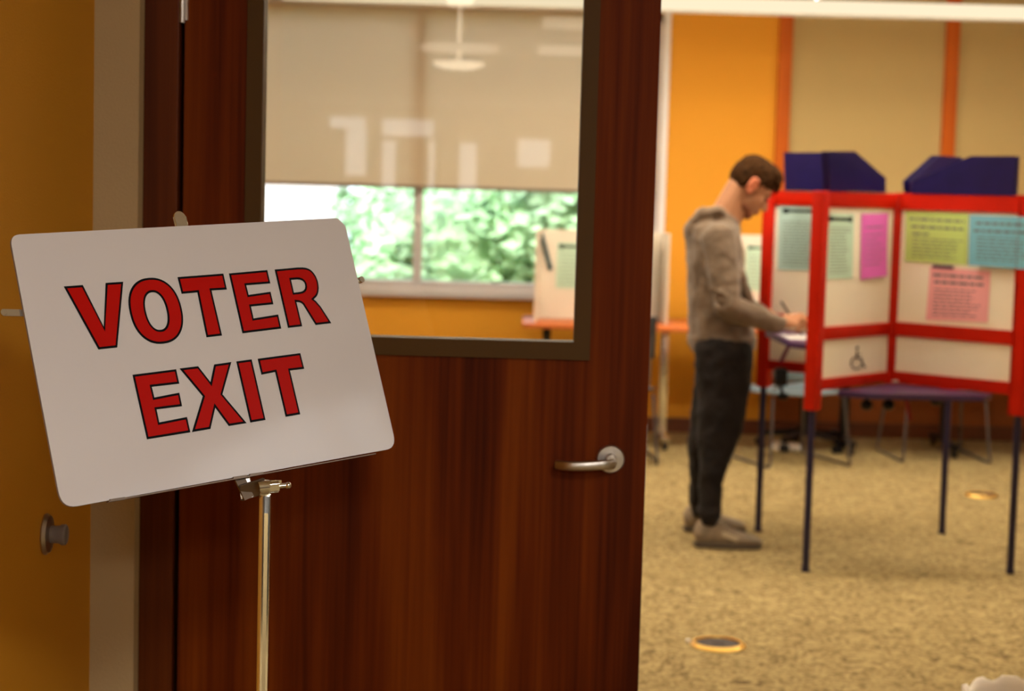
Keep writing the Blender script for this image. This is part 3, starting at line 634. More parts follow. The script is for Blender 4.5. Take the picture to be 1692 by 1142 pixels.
tag(obj('tape_strip', bm, M['navy_file']), 'short dark blue tape strip along the top of the pink sheet', 'tape')

# ballot and pen on the desk at the left side
bm = NB(); zb = 0.9308
prism(bm, [V((1.158, 7.60, zb)), V((1.158, 7.83, zb)), V((1.36, 7.86, zb)), V((1.36, 7.64, zb))], (0, 0, 0.0012))
tag(obj('ballot_sheet', bm, M['paper']), 'white ballot under the writing hand on the narrow desk', 'sheet of paper')

# ------------------------------------------------------------------ the man
YM = 7.95
man = thing('person', 'person in taupe hooded sweatshirt and dark trousers, standing bent over, writing at the booth', 'person', (0.95, YM, 0))
def row(y, xl, xr, hy, Y, gx=0.0):
    a, b_ = at(xl, y, Y), at(xr, y, Y); return ((a+b_)/2, (b_-a).length/2+gx, hy)
# head frame
hc = at(1241, 309, YM); pa = math.radians(38)
hu = V((math.sin(pa), 0, math.cos(pa))); hf = V((math.cos(pa), 0, -math.sin(pa))); hs = V((0, -1, 0))
HR = Matrix((hf, hs, hu)).transposed()
def hp(f, s, u): return hc+hf*f+hs*s+hu*u
bm = NB()
ell(bm, hp(-0.012, 0, 0.033), (0.098, 0.076, 0.088), HR)
ell(bm, hp(0.040, 0, -0.030), (0.055, 0.056, 0.088), HR)
ell(bm, hp(0.020, 0, -0.062), (0.060, 0.054, 0.045), HR)
ell(bm, hp(0.062, 0, -0.103), (0.026, 0.026, 0.022), HR)
cap(bm, hp(0.088, 0, 0.000), hp(0.108, 0, -0.036), 0.008, 0.013)
ell(bm, hp(0.102, 0.012, -0.040), (0.009, 0.008, 0.007), HR); ell(bm, hp(0.102, -0.012, -0.040), (0.009, 0.008, 0.007), HR)
cap(bm, hp(0.080, -0.034, 0.014), hp(0.080, 0.034, 0.014), 0.012, 0.012)
cap(bm, hp(0.062, -0.040, -0.022), hp(0.062, 0.040, -0.022), 0.016, 0.016)
ell(bm, hp(0.088, 0, -0.064), (0.012, 0.024, 0.008), HR); ell(bm, hp(0.084, 0, -0.075), (0.012, 0.021, 0.008), HR)
nb = at(1192, 368, YM)
cap(bm, hp(-0.035, 0, -0.035), nb, 0.060, 0.068)
cap(bm, hp(-0.012, 0, -0.045), nb+V((0.01, 0, -0.03)), 0.050, 0.058)
# torso, arms, legs under the clothes
SHn, SHf = at(1188, 396, 7.79), at(1184, 394, 8.11)
ELn, WRn = at(1203, 507, 7.70), at(1286, 535, 7.715)
ELf, WRf = at(1212, 505, 8.20), at(1262, 521, 8.07)
chain(bm, [at(1185, 400, YM), at(1186, 470, YM), at(1193, 560, YM)], [0.10, 0.10, 0.10])
chain(bm, [SHn, ELn, WRn], [0.050, 0.042, 0.027]); chain(bm, [SHf, ELf, WRf], [0.050, 0.042, 0.027])
cap(bm, SHn, SHf, 0.055, 0.055)
chain(bm, [at(1196, 580, 7.86), at(1188, 715, 7.83), at(1172, 860, 7.79)], [0.08, 0.043, 0.028])
chain(bm, [at(1193, 580, 8.05), at(1176, 715, 8.11), at(1157, 850, 8.15)], [0.08, 0.043, 0.028])
# right hand, palm down, closed round the pen (thumb on the far side)
def ph(x, y, Y): return at(x, y, Y)
cap(bm, WRn, ph(1300, 532, 7.728), 0.026, 0.027)
cap(bm, ph(1300, 527, 7.745), ph(1312, 525, 7.757), 0.022, 0.016); cap(bm, ph(1300, 534, 7.715), ph(1311, 536, 7.715), 0.022, 0.015)
for pts, rs in (([ (1311, 522, 7.760), (1324, 520, 7.768), (1333, 528, 7.770), (1331, 537, 7.768)], (0.011, 0.0095, 0.0085, 0.007)),
                ([ (1312, 527, 7.742), (1326, 527, 7.748), (1333, 535, 7.752), (1329, 542, 7.752)], (0.011, 0.0095, 0.0085, 0.007)),
                ([ (1311, 532, 7.724), (1323, 534, 7.724), (1327, 541, 7.728), (1320, 546, 7.732)], (0.0105, 0.009, 0.008, 0.007)),
                ([ (1308, 538, 7.706), (1318, 540, 7.703), (1321, 545, 7.708), (1314, 548, 7.712)], (0.0095, 0.0085, 0.0075, 0.0065)),
                ([ (1298, 530, 7.765), (1309, 533, 7.785), (1321, 537, 7.785), (1328, 539, 7.777)], (0.013, 0.011, 0.0095, 0.008))):
    chain(bm, [ph(*p) for p in pts], rs)
# left hand resting on the desk
cap(bm, WRf, at(1271, 521, 8.05), 0.025, 0.027)
for k, Yk in enumerate((8.085, 8.062, 8.040, 8.020)):
    chain(bm, [at(1272, 518+k*2, Yk), at(1281-k, 520+k*2, Yk-0.004), at(1284-k, 529+k, Yk-0.006), at(1280-k, 535, Yk-0.006)], [0.0125, 0.010, 0.009, 0.0075])
chain(bm, [at(1266, 516, 8.02), at(1273, 515, 8.00), at(1281, 520, 7.995)], [0.013, 0.011, 0.009])
body = obj('body', bm, M['skin'], man); remesh(body, 0.0045, 3)
for s in (1, -1):
    bm = NB(); ell(bm, hp(-0.006, 0.077*s, 0.004), (0.022, 0.008, 0.034), HR @ Matrix.Rotation(0.15, 3, 'Y')); ell(bm, hp(-0.002, 0.078*s, -0.022), (0.012, 0.008, 0.014), HR); ell(bm, hp(-0.020, 0.086*s, 0.010), (0.010, 0.006, 0.028), HR); ell(bm, hp(-0.008, 0.083*s, 0.032), (0.018, 0.006, 0.008), HR)
    o = obj('ear', bm, M['ear'], man); remesh(o, 0.003, 2)
    bm = NB(); ell(bm, hp(0.083, 0.031*s, -0.003), (0.010, 0.013, 0.007), HR); obj('eye', bm, M['black'], man, True)
    bm = NB(); tube(bm, smooth_path([hp(0.091, 0.014*s, 0.019), hp(0.089, 0.031*s, 0.024), hp(0.074, 0.048*s, 0.017)], 4), [0.0045]*4+[0.004]*4+[0.002]); obj('eyebrow', bm, M['hair'], man, True)
bm = NB(); ell(bm, hp(0.095, 0, -0.0655), (0.008, 0.019, 0.005), HR); ell(bm, hp(0.092, 0, -0.074), (0.009, 0.017, 0.005), HR); obj('mouth', bm, M['lips'], man, True)
bm = NB(); ell(bm, hp(0.058, 0, -0.102), (0.031, 0.031, 0.024), HR); ell(bm, hp(0.022, 0, -0.084), (0.056, 0.055, 0.030), HR); o = obj('stubble_and_shade', bm, M['stubble_and_shade'], man); remesh(o, 0.005, 3)  # shell over chin and jaw: light stubble plus painted shade
# hair: cap over crown and back, tapering to the nape, sideburns, quiff
bm = NB()
ell(bm, hp(-0.012, 0, 0.060), (0.102, 0.083, 0.076), HR)
ell(bm, hp(-0.045, 0, 0.025), (0.074, 0.080, 0.076), HR)
ell(bm, hp(0.030, 0, 0.098), (0.062, 0.062, 0.040), HR)
for k in range(7):
    s = (k-3)*0.016; cap(bm, hp(0.045, s, 0.105), hp(0.092-abs(s)*0.3, s*0.9+0.006, 0.082), 0.016, 0.010)
chain(bm, [hp(0.082, -0.03, 0.090), hp(0.100, -0.026, 0.066), hp(0.100, -0.024, 0.046)], [0.014, 0.010, 0.005])
for s in (1, -1):
    cap(bm, hp(0.018, 0.071*s, 0.055), hp(0.016, 0.070*s, 0.012), 0.014, 0.007)
    cap(bm, hp(-0.045, 0.058*s, -0.005), hp(-0.052, 0.045*s, -0.030), 0.022, 0.012)
hair = obj('hair', bm, M['hair'], man); remesh(hair, 0.004, 2, 0.010, 0.018)
# hooded sweatshirt
bm = NB()
loft(bm, [row(582, 1147, 1240, 0.165, YM), row(572, 1139, 1246, 0.184, YM), row(562, 1137, 1247, 0.190, YM), row(550, 1138, 1245, 0.19, YM), row(530, 1138, 1243, 0.188, YM), row(490, 1137, 1238, 0.188, YM), row(450, 1136, 1230, 0.19, YM), row(420, 1135, 1226, 0.195, YM), row(395, 1134, 1223, 0.195, YM), row(376, 1137, 1219, 0.165, YM), row(362, 1147, 1213, 0.115, YM), row(352, 1160, 1205, 0.085, YM)][::-1], 32, 2.5)
chain(bm, [SHn, ELn, WRn-V((0.02, 0, 0))], [0.078, 0.057, 0.042]); chain(bm, [SHf, ELf, WRf-V((0.015, 0, 0))], [0.074, 0.057, 0.042])
cap(bm, WRn-V((0.03, 0, 0.002)), WRn+V((0.008, 0, 0)), 0.038, 0.034); cap(bm, WRf-V((0.03, 0, 0)), WRf+V((0.005, 0, 0)), 0.038, 0.034)
for s in (1, -1):       # hood lying round the neck
    chain(bm, [at(1150, 372, YM+0.05*s), at(1164, 355, YM+0.085*s), at(1188, 352, YM+0.09*s), at(1208, 366, YM+0.055*s), at(1216, 380, YM+0.02*s)], [0.042, 0.038, 0.028, 0.024, 0.022])
cap(bm, at(1148, 378, YM-0.05), at(1148, 378, YM+0.05), 0.045, 0.045); cap(bm, at(1160, 356, YM-0.06), at(1160, 356, YM+0.06), 0.036, 0.036)
for k in range(3):      # sleeve folds
    a = at(1180, 478+k*14, 7.655); b_ = at(1216, 498+k*13, 7.66); cap(bm, a, b_, 0.010, 0.006)
chain(bm, [at(1222, 455, 7.76), at(1234, 492, 7.78), at(1246, 520, 7.80)], [0.03, 0.03, 0.025])
hoodie = obj('hooded_sweatshirt', bm, M['hoodie'], man); remesh(hoodie, 0.0075, 3, 0.028, 0.09)
for s in (1, -1):
    bm = NB(); tube(bm, smooth_path([at(1221, 392, YM+0.045*s), at(1229, 415, YM+0.05*s), at(1230, 436, YM+0.05*s)]), 0.004); sub(obj('drawstring', bm, mat('drawstring', (0.45, 0.33, 0.2, 1), 0.8, var=0.1), None, True), hoodie); 
bm = NB(); loft(bm, [row(577, 1146, 1242, 0.172, YM), row(573, 1139, 1247, 0.186, YM), row(556, 1136, 1249, 0.196, YM), row(551, 1139, 1246, 0.190, YM)][::-1], 36, 2.5)
hb = obj('waistband', bm, M['hoodie'], man, True)
for W_, s_ in ((WRn, 1), (WRf, -1)):
    bm = NB(); cyl(bm, W_-V((0.022, 0, 0.002)), W_+V((0.010, 0, 0)), 0.0375, 0.0345, 24, 0.004); obj('cuff', bm, M['hoodie'], man, True)
# trousers
bm = NB()
Yn = lambda y: 7.86-0.07*(y-560)/300
rn = [(556, 1150, 1240, .11), (575, 1145, 1244, .115), (610, 1149, 1243, .11), (640, 1152, 1240, .105), (680, 1152, 1232, .095), (720, 1151, 1222, .085), (760, 1153, 1206, .075), (800, 1155, 1192, .065), (833, 1155, 1188, .060), (846, 1151, 1190, .064), (856, 1156, 1187, .052), (868, 1158, 1184, .046)]
loft(bm, [row(y, a, b_, hy, Yn(y)) for y, a, b_, hy in rn])
Yf = lambda y: 8.04+0.11*(y-560)/300
rf = [(556, 1150, 1238, .11), (575, 1146, 1240, .115), (640, 1147, 1232, .105), (690, 1141, 1216, .09), (730, 1138, 1202, .08), (770, 1138, 1186, .068), (805, 1139, 1176, .06), (828, 1138, 1172, .06), (838, 1142, 1170, .05), (850, 1144, 1168, .045)]
loft(bm, [row(y, a, b_, hy, Yf(y)) for y, a, b_, hy in rf])
loft(bm, [row(545, 1150, 1238, .15, YM), row(575, 1147, 1240, .17, YM), row(615, 1155, 1236, .12, YM)])
o = obj('trousers', bm, M['trousers'], man); remesh(o, 0.007, 3, 0.030, 0.085)
def shoe(xh, xt, Y, nm):
    L = xt-xh
    prof = [(0.00, .055, .080, .022), (0.04, .020, .108, .032), (0.12, .014, .128, .036), (0.24, .014, .132, .037), (0.36, .014, .118, .039), (0.50, .014, .092, .043), (0.66, .014, .074, .048), (0.82, .014, .062, .046), (0.93, .016, .050, .036), (1.0, .022, .036, .016)]
    bm = NB(); rings = []
    for t_, z0, z1, hy in prof:
        ring = []
        for k in range(20):
            a = 2*math.pi*k/20; ca, sa = math.cos(a), math.sin(a); zc, hz = (z0+z1)/2, (z1-z0)/2
            ring.append(bm.verts.new((xh+L*t_, Y+hy*math.copysign(abs(ca)**0.8, ca)*(1.0 if sa < 0.2 else 1-0.35*sa), zc+hz*math.copysign(abs(sa)**0.9, sa))))
        rings.append(ring)
    for a, b_ in zip(rings, rings[1:]):
        for k in range(20): bm.faces.new((a[k], a[(k+1) % 20], b_[(k+1) % 20], b_[k]))
    bm.faces.new(rings[0][::-1]); bm.faces.new(rings[-1])
    s_ = obj('shoe', bm, M['shoe'], man, True, None)
    bm = NB(); pts = []
    outl_ = [(-0.01, .0), (0.02, .030), (0.15, .040), (0.45, .045), (0.7, .053), (0.88, .049), (0.97, .032), (1.01, .0)]
    pl = [(xh+L*a, Y+b_) for a, b_ in outl_]+[(xh+L*a, Y-b_) for a, b_ in outl_[-2:0:-1]]
    prism(bm, [(x, y, 0.001) for x, y in pl], (0, 0, 0.026)); bmesh.ops.bevel(bm, geom=[e for e in bm.edges if abs((e.verts[0].co-e.verts[1].co).z) < 1e-4], offset=0.006, segments=2, affect='EDGES')
    sub(obj('sole', bm, M['sole'], None, True), s_)
    bm = NB(); box(bm, (xh+L*0.52, Y-0.043, 0.055), (0.075, 0.006, 0.022), Matrix.Rotation(0.35, 3, 'Y'), 0.002); sub(obj('side_stripe', bm, mat('pale_stripe', (0.50, 0.42, 0.30, 1), 0.6, var=0.05), None, True), s_)
    bm = NB(); 
    for k in range(4): x_ = xh+L*(0.42+0.07*k); tube(bm, [(x_, Y-0.02, 0.104-0.013*k), (x_+0.004, Y, 0.112-0.014*k), (x_, Y+0.02, 0.104-0.013*k)], 0.0035, 6)
    sub(obj('laces', bm, M['shoe'], None, True), s_)
shoe(0.812, 1.108, 7.79, 'near'); shoe(0.800, 1.085, 8.155, 'far')
# pen in the writing hand
pt_, pb = at(1327, 547, 7.765), at(1291, 499, 7.775)
pt_.z = 0.9335
t = thing('pen', 'dark pen held in the writing hand above the ballot', 'pen', pt_)
bm = NB(); dd = (pb-pt_); cyl(bm, pt_+dd*0.10, pb, 0.0052, 0.0052, 14, 0.001); cyl(bm, pt_, pt_+dd*0.10, 0.001, 0.0048, 14); obj('barrel', bm, M['black'], t, True)
bm = NB(); cyl(bm, pb, pb+dd*0.04, 0.004, 0.0035); bar(bm, pb-dd*0.02+V((-0.007, 0, 0.002)), pb-dd*0.25+V((-0.007, 0, 0.002)), 0.002, 0.003); obj('clip', bm, M['nickel'], t, True)

# ------------------------------------------------------------------ background furniture
def sled(p_fl, p_fr, p_bl, label, seatm, group='sled base chairs along the far wall', dup_of=None):
    fl, fr, bl = [V((p[0], p[1], 0)) for p in (p_fl, p_fr, p_bl)]
    br = fr+(bl-fl); up = V((0, 0, 1)); f = (fl-bl).normalized(); s = (fr-fl).normalized()
    t = thing('sled_chair', label, 'chair', (fl+fr+bl+br)/4, group)
    for a, b_, in ((fl, bl), (fr, br)):
        i = s*(0.03 if a == fl else -0.03)
        bm = NB(); r = 0.0085
        tube(bm, round_path([b_+i-f*(-0.06)+up*0.395, b_+up*0.009, a+up*0.009, a+i-f*0.05+up*0.395], 0.03), r, 8); obj('sled_leg', bm, M['sled'], t, True)
    bm = NB(); c = (fl+fr+bl+br)/4; W_ = (fr-fl).length; rot = Matrix((s, -f, up)).transposed()
    N = 10; g = []
    for j in range(N+1):
        g.append([bm.verts.new(c+s*((i/N-0.5)*W_*0.92)+f*((0.5-j/N)*0.46)+up*(0.405-0.018*math.cos((i/N-0.5)*math.pi)+0.018*(2*j/N-1)**2)) for i in range(N+1)])
    for j in range(N):
        for i in range(N): bm.faces.new((g[j][i], g[j][i+1], g[j+1][i+1], g[j+1][i]))
    o = obj('seat', bm, seatm, t, True); o.modifiers.new('s', 'SOLIDIFY').thickness = 0.014
    bm = NB(); g = []
    for j in range(N+1):
        z_ = 0.60+0.24*j/N
        g.append([bm.verts.new(c+s*((i/N-0.5)*W_*0.86)+f*(0.215+0.05*j/N+0.035*math.cos((i/N-0.5)*math.pi))+up*z_) for i in range(N+1)])
    for j in range(N):
        for i in range(N): bm.faces.new((g[j][i], g[j][i+1], g[j+1][i+1], g[j+1][i]))
    o = obj('backrest', bm, seatm, t, True); o.modifiers.new('s', 'SOLIDIFY').thickness = 0.012
    for sg in (1, -1):
        bm = NB(); tube(bm, round_path([c+s*(sg*W_*0.36)+f*0.15+up*0.44, c+s*(sg*W_*0.38)+f*0.225+up*0.45, c+s*(sg*W_*0.38)+f*0.262+up*0.80], 0.03), 0.008, 8); obj('back_support', bm, M['sled'], t, True)
    return t
sled((1.466, 10.10), (1.95, 10.275), (1.27, 10.63), 'sled base chair with pale blue-grey seat, seen between the two left booth legs', M['seat'])
sled((2.294, 10.48), (2.815, 10.53), (2.25, 11.02), 'thin legged sled base chair behind the front booth desk', mat('dark_seat', (0.05, 0.04, 0.04, 1), 0.5, var=0.1))
sled((0.36, 10.10), (0.838, 10.16), (0.33, 10.62), 'dark chair with wire sled legs in front of the desk left of the man', mat('charcoal_seat', (0.03, 0.03, 0.035, 1), 0.5, var=0.1))
# swivel chair under the table
cx, cy = 1.80, 11.02
t = thing('swivel_chair', 'black swivel chair with casters behind the pale blue chair', 'chair', (cx, cy, 0))
bm = NB(); cyl(bm, (cx, cy, 0.09), (cx, cy, 0.42), 0.028); cyl(bm, (cx, cy, 0.08), (cx, cy, 0.14), 0.045); obj('column', bm, M['black'], t, True)
for k in range(5):
    a = 0.35+2*math.pi*k/5; ex, ey = cx+0.27*math.cos(a), cy+0.27*math.sin(a)
    bm = NB(); bar(bm, (cx, cy, 0.105), (ex, ey, 0.075), 0.035, 0.022, bev=0.005); bs = obj('base_arm', bm, M['black'], t, True)
    bm = NB(); cyl(bm, (ex, ey, 0.07), (ex, ey, 0.05), 0.008)
    q = V((-math.sin(a), math.cos(a), 0)); cyl(bm, V((ex, ey, 0.026))-q*0.022, V((ex, ey, 0.026))-q*0.006, 0.025, seg=20, bev=0.003); cyl(bm, V((ex, ey, 0.026))+q*0.006, V((ex, ey, 0.026))+q*0.022, 0.025, seg=20, bev=0.003)
    sub(obj('caster', bm, M['black'], None, True), bs)
bm = NB(); box(bm, (cx, cy, 0.455), (0.44, 0.42, 0.06), None, 0.025); obj('seat', bm, M['seat'], t, True)
# tables by the window
def table(x0, x1, y0, y1, legs, label, group='wooden tables along the far wall', legm=None):
    t = thing('table', label, 'table', ((x0+x1)/2, (y0+y1)/2, 0), group)
    bm = NB(); lohi(bm, (x0, y0, 0.712), (x1, y1, 0.745), 0.010); obj('tabletop', bm, M['table_wood'], t, True)
    for lx_, m_ in legs:
        bm = NB(); lohi(bm, (lx_-0.026, (y0+y1)/2-0.03, 0.06), (lx_+0.026, (y0+y1)/2+0.03, 0.712), 0.006); lg = obj('leg', bm, m_, t, True)
        bm = NB(); lohi(bm, (lx_-0.024, y0+0.05, 0.05), (lx_+0.024, y1-0.05, 0.08), 0.006); sub(obj('foot', bm, m_, None, True), lg)
        for yy in (y0+0.08, y1-0.08):
            bm = NB(); cyl(bm, (lx_-0.012, yy, 0.026), (lx_+0.012, yy, 0.026), 0.026, seg=20, bev=0.003); cyl(bm, (lx_, yy, 0.02), (lx_, yy, 0.055), 0.008); sub(obj('caster', bm, M['black'], None, True), lg)
    return t
table(0.06, 0.76, 10.68, 11.40, ((0.21, M['black']), (0.62, M['black'])), 'wooden table seen through the door glass, carrying a white voting screen')
table(0.835, 2.12, 10.68, 11.40, ((0.93, M['chrome']), (2.045, M['black'])), 'longer wooden table running behind the man towards the booth')
table(2.25, 3.75, 10.68, 11.40, ((2.66, M['black']), (3.62, M['black'])), 'wooden table added behind the booth to shade the floor by the far wall')  # put in to darken the floor by the wall; its top stays unseen
# cardboard privacy screens
def screen(x0, x1, y0, wing, label, sheet_m, strap=False, z0=0.745, hgt=0.545, sheetx=None):
    t = thing('privacy_screen', label, 'voting screen', ((x0+x1)/2, y0, z0), 'white folding screens on the tables')
    bm = NB(); lohi(bm, (x0, y0, z0+0.001), (x1, y0+0.006, z0+hgt)); obj('back_panel', bm, M['card'], t)
    for xx, s in ((x0, -1), (x1, 1)):
        bm = NB(); prism(bm, [(xx, y0, z0+0.001), (xx+s*0.03, y0-wing, z0+0.001), (xx+s*0.03, y0-wing, z0+hgt), (xx, y0, z0+hgt)], (0.006, 0, 0)); obj('side_panel', bm, M['card'], t)
    return t
screen(0.155, 0.70, 11.12, 0.33, 'white folding screen by the window with a dark diagonal strap on it', None)
screen(0.86, 0.872, 11.10, 0.0, '', None) if False else None
t = screen(0.845, 0.888, 11.12, 0.30, 'narrow edge of a white screen beside the window trim, left of the man', None)
screen(1.33, 1.75, 11.15, 0.30, 'white folding screen seen between the man and the booth', None)
sheet('notice_sheet', 'green sheet with black heading on the screen seen through the door glass', None, [(921, 400), (985, 402), (983, 478), (918, 476)], M['mint'], body_lines(0.24, 0.9, 9), (0.05, 0.9, 0.05, 0.09), plane=(V((0, 11.118, 0)), V((0, -1, 0))))
sheet('notice_sheet', 'pale green sheet on the white screen between the man and the booth', None, [(1233, 404), (1300, 406), (1298, 482), (1231, 480)], M['mint'], body_lines(0.24, 0.9, 9), (0.05, 0.9, 0.03, 0.07), plane=(V((0, 11.148, 0)), V((0, -1, 0))))
a, b_ = at(894, 386, 11.112), at(910, 446, 11.112)
bm = NB(); bar(bm, a, b_, 0.028, 0.006, up=V((0, 1, 0)), bev=0.001); tag(obj('diagonal_strap', bm, M['teal_strap']), 'dark teal strip slanting across the screen by the window', 'strap')
# white power strip and cables on the floor by the chairs
bm = NB(); c0 = ground(1312, 742)
pts = [c0+V((0.10*math.cos(k*1.3)*(1-k*0.03)-0.05, 0.12*math.sin(k*1.1+0.5), 0.012+0.006*(k % 3))) for k in range(16)]
tube(bm, smooth_path(pts, 5), 0.010, 8); tag(obj('power_cable', bm, M['card'], None, True), 'tangled white cable on the carpet under the pale blue chair', 'cable')

# ------------------------------------------------------------------ lights as objects
def linear(Y, label, x0=-1.3, x1=3.6):
    t = thing('linear_light', label, 'ceiling light', ((x0+x1)/2, Y, 2.51), 'linear lights hung across the room')
    bm = NB(); lohi(bm, (x0, Y-0.045, 2.512), (x1, Y+0.045, 2.592), 0.018); obj('diffuser', bm, M['tube'], t, True)
    bm = NB(); lohi(bm, (x0, Y-0.050, 2.500), (x1, Y-0.046, 2.514)); obj('rail', bm, M['nickel'], t)  # thin strip drawn for the dark line of shade under the fixture
    for xx in (x0+0.5, 1.60, x1-0.5):
        bm = NB(); cyl(bm, (xx, Y, 2.59), (xx, Y, 3.0), 0.004, seg=8); obj('hanging_wire', bm, M['white_paint'], t)
linear(9.98, 'long cream linear light hanging across the back of the room')
t = thing('pendant_light', 'disc pendant light reflected in the door glass', 'ceiling light', (-0.46, -6.6, 2.45))
pc = V((-0.46, -6.6, 0))
bm = NB(); lathe(bm, [(0.0, 2.42), (0.12, 2.425), (0.19, 2.45), (0.195, 2.475), (0.0, 2.48)], pc); obj('bowl', bm, M['bowl'], t, True)
bm = NB(); lathe(bm, [(0.18, 2.56), (0.30, 2.56), (0.30, 2.60), (0.18, 2.60)], pc); obj('ring', bm, M['ring'], t, True)
bm = NB(); cyl(bm, pc+V((0, 0, 2.48)), pc+V((0, 0, 2.92)), 0.012); cyl(bm, pc+V((0, 0, 2.90)), pc+V((0, 0, 3.0)), 0.10); obj('canopy', bm, M['bowl'], t, True)  # rod and canopy given the bowl's glow so they show in the reflection

for yl in (-5.0, -3.0):
    t = thing('linear_light', 'long warm linear light mirrored as a %s streak at the right of the door glass' % ('lower' if yl < -4 else 'upper'), 'ceiling light', (1.6, yl, 2.44), 'linear lights in the lobby')
    bm = NB(); lohi(bm, (0.12, yl-0.05, 2.43), (3.0, yl+0.05, 2.49), 0.01); obj('diffuser', bm, M['ring'], t, True)
    for xx in (0.6, 2.5):
        bm = NB(); cyl(bm, (xx, yl, 2.49), (xx, yl, 3.0), 0.004, seg=8); obj('hanging_wire', bm, M['white_paint'], t)

# ------------------------------------------------------------------ floor boxes, bin
def floorbox(p, r, label):
    t = thing('floor_box', label, 'floor outlet', p, 'round brass floor outlets')
    bm = NB(); lathe(bm, [(r*0.80, 0.0), (r, 0.0), (r*1.02, 0.003), (r*0.90, 0.013), (r*0.82, 0.013), (r*0.80, 0.004)], (p.x, p.y, 0), seg=48); obj('ring', bm, M['brass'], t, True)
    bm = NB(); lathe(bm, [(r*0.80, 0.0), (r*0.80, 0.007), (0, 0.007)], (p.x, p.y, 0), seg=40); lohi(bm, (p.x-0.02, p.y-0.006, 0.006), (p.x+0.02, p.y+0.006, 0.010)); obj('lid', bm, mat('dark_insert', (0.05, 0.035, 0.03, 1), 0.8, var=0.2, vscale=60), t, True)
floorbox(V((0.727, 6.06, 0)), 0.094, 'round brass ringed floor outlet near the door, dark lid')
floorbox(V((2.472, 9.38, 0)), 0.085, 'round brass floor outlet beyond the booth, right of its rear leg')
bm = NB(); p = ground(1137, 1060); box(bm, (p.x, p.y, 0.004), (0.014, 0.012, 0.007), None, 0.002); tag(obj('paper_scrap', bm, M['paper']), 'tiny white scrap on the carpet beside the near floor outlet', 'paper scrap')
# waste bin with a pale liner, bottom right
bx, by = 1.255, 4.30
t = thing('waste_bin', 'waste bin lined with a crumpled pale bag, at the bottom right corner', 'waste bin', (bx, by, 0))
bm = NB(); lathe(bm, [(0.10, 0.0), (0.105, 0.0), (0.125, 0.33), (0.120, 0.33), (0.10, 0.01)], (bx, by, 0), seg=36); obj('bin_body', bm, M['bin'], t, True)
bm = NB(); rings = []
for j, (r, z) in enumerate(((0.105, 0.10), (0.118, 0.33), (0.128, 0.348), (0.140, 0.340), (0.141, 0.29), (0.146, 0.23), (0.150, 0.20))):
    ring = []
    for k in range(72):
        a = 2*math.pi*k/72; nz = noise.noise(V((math.cos(a)*2.4, math.sin(a)*2.4, j*0.25))); n2 = noise.noise(V((math.cos(a)*7, math.sin(a)*7, j*0.6+5)))
        up_ = 0.022*nz+0.010*n2 if j in (2, 3) else (0.03*nz if j > 4 else 0)
        rr_ = r*(1+(0.05*n2 if j > 1 else 0)); ring.append(bm.verts.new((bx+rr_*math.cos(a), by+rr_*math.sin(a), z+up_)))
    rings.append(ring)
for a, b_ in zip(rings, rings[1:]):
    for k in range(72): bm.faces.new((a[k], a[(k+1) % 72], b_[(k+1) % 72], b_[k]))
o = obj('bin_liner', bm, M['bag'], t, True, None)

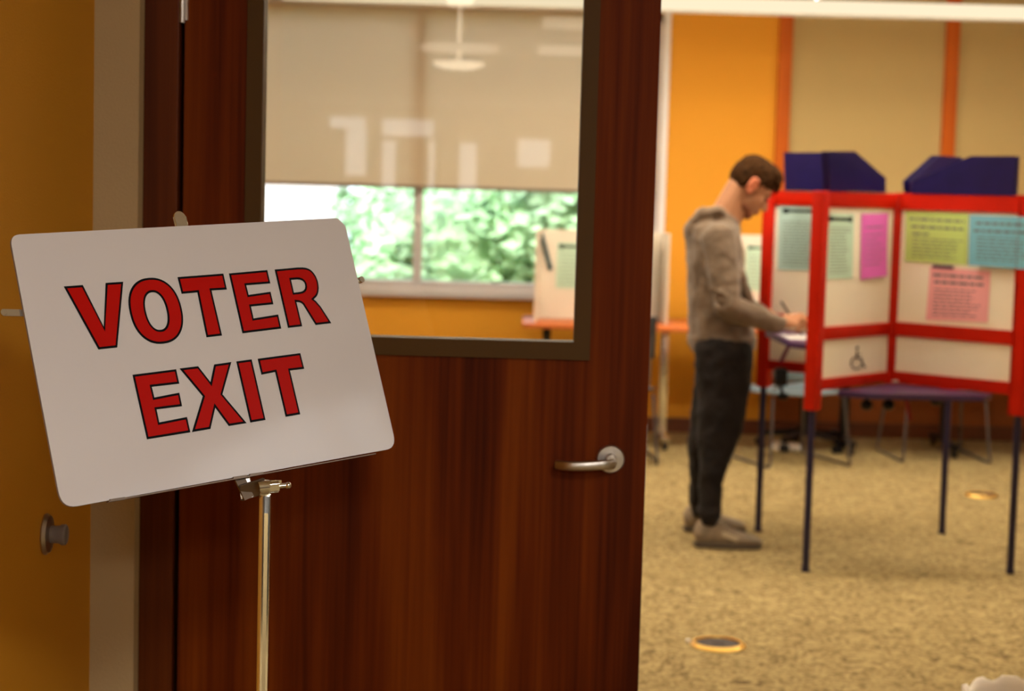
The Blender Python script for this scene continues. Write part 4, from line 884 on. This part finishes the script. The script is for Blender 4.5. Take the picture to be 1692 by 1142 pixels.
# ------------------------------------------------------------------ outdoors
bm = NB(); lohi(bm, (-30, 11.85, -0.6), (30, 60, -0.45)); struct('ground', bm, M['grass'])
def shrub_mesh(seed, n=5200):
    rnd = random.Random(seed); bm = NB()
    lobes = [(V((rnd.uniform(-.5, .5), rnd.uniform(-.35, .35), rnd.uniform(0.5, 1.75))), rnd.uniform(0.38, 0.62)) for _ in range(11)]
    for _ in range(n):
        c, r = lobes[rnd.randrange(11)]
        d = V((rnd.gauss(0, 1), rnd.gauss(0, 1)-0.3, rnd.gauss(0, 1))).normalized(); p = c+d*r*rnd.uniform(0.82, 1.05)
        s = rnd.uniform(0.028, 0.06); nrm = (d+V((rnd.uniform(-.6, .6), rnd.uniform(-.6, .6), rnd.uniform(-.2, .9)))).normalized()
        x = nrm.cross(V((rnd.uniform(-1, 1), rnd.uniform(-1, 1), 1))).normalized(); y = nrm.cross(x)
        bm.faces.new([bm.verts.new(p+q) for q in (x*s*1.5, y*s*0.7+nrm*s*.15, -x*s*1.2, -y*s*0.7+nrm*s*.15)])
    for c, r in lobes: ell(bm, c, (r*0.72,)*3, None, 10, 7)
    me = bpy.data.meshes.new('shrub_foliage'); bm.to_mesh(me); bm.free(); me.materials.append(M['leaf']); return me
def stem_mesh():
    bm = NB()
    for a in (0.3, 1.9, 3.4, 5.0): tube(bm, smooth_path([(0.04*math.cos(a), 0.04*math.sin(a), 0), (0.12*math.cos(a), 0.12*math.sin(a), 0.5), (0.3*math.cos(a), 0.3*math.sin(a), 1.3)], 3), 0.03, 6)
    me = bpy.data.meshes.new('shrub_stem'); bm.to_mesh(me); bm.free(); me.materials.append(M['bark']); return me
fm = [shrub_mesh(1), shrub_mesh(2), shrub_mesh(3)]; sm_ = stem_mesh()
spots = [(-1.38, 14.6, 0.70, 0.1, 'low leafy shrub outside the window at its left end, beside the pale wall'), (-0.55, 14.3, 1.05, 1.4, 'leafy shrub outside, just left behind the window mullion'), (0.35, 14.5, 1.12, 2.6, 'leafy shrub outside, right of the window mullion'), (1.25, 14.4, 1.15, 4.0, 'leafy shrub outside, behind the white screen by the window'), (-0.2, 16.2, 1.30, 5.1, 'tall shrub further out behind the two by the mullion'), (1.0, 16.4, 1.35, 0.7, 'tall shrub at the back, right end of the window view'), (-0.75, 16.6, 1.0, 3.1, 'shrub further out behind the low left shrub')]
for i, (x_, y_, s_, a_, lab) in enumerate(spots):
    t = thing('leafy_shrub', lab, 'shrub', (x_, y_, -0.45), 'shrubs outside the window'); t.scale = (s_,)*3; t.rotation_euler.z = a_*0.15
    o = bpy.data.objects.new('foliage', fm[i % 3]); C.objects.link(o); o.parent = t
    o = bpy.data.objects.new('stem', sm_); C.objects.link(o); o.parent = t
t = thing('neighbour_building', 'pale pink building wall beyond the shrubs, at the left of the window', 'building', (-5, 24, -0.45))
bm = NB(); lohi(bm, (-11, 22, -0.45), (-2.2, 24, 7)); obj('wall', bm, M['facade'], t)
bm = NB(); lohi(bm, (-5.2, 21.96, 0.5), (-4.2, 22.0, 1.8)); obj('window', bm, M['glass'], t)
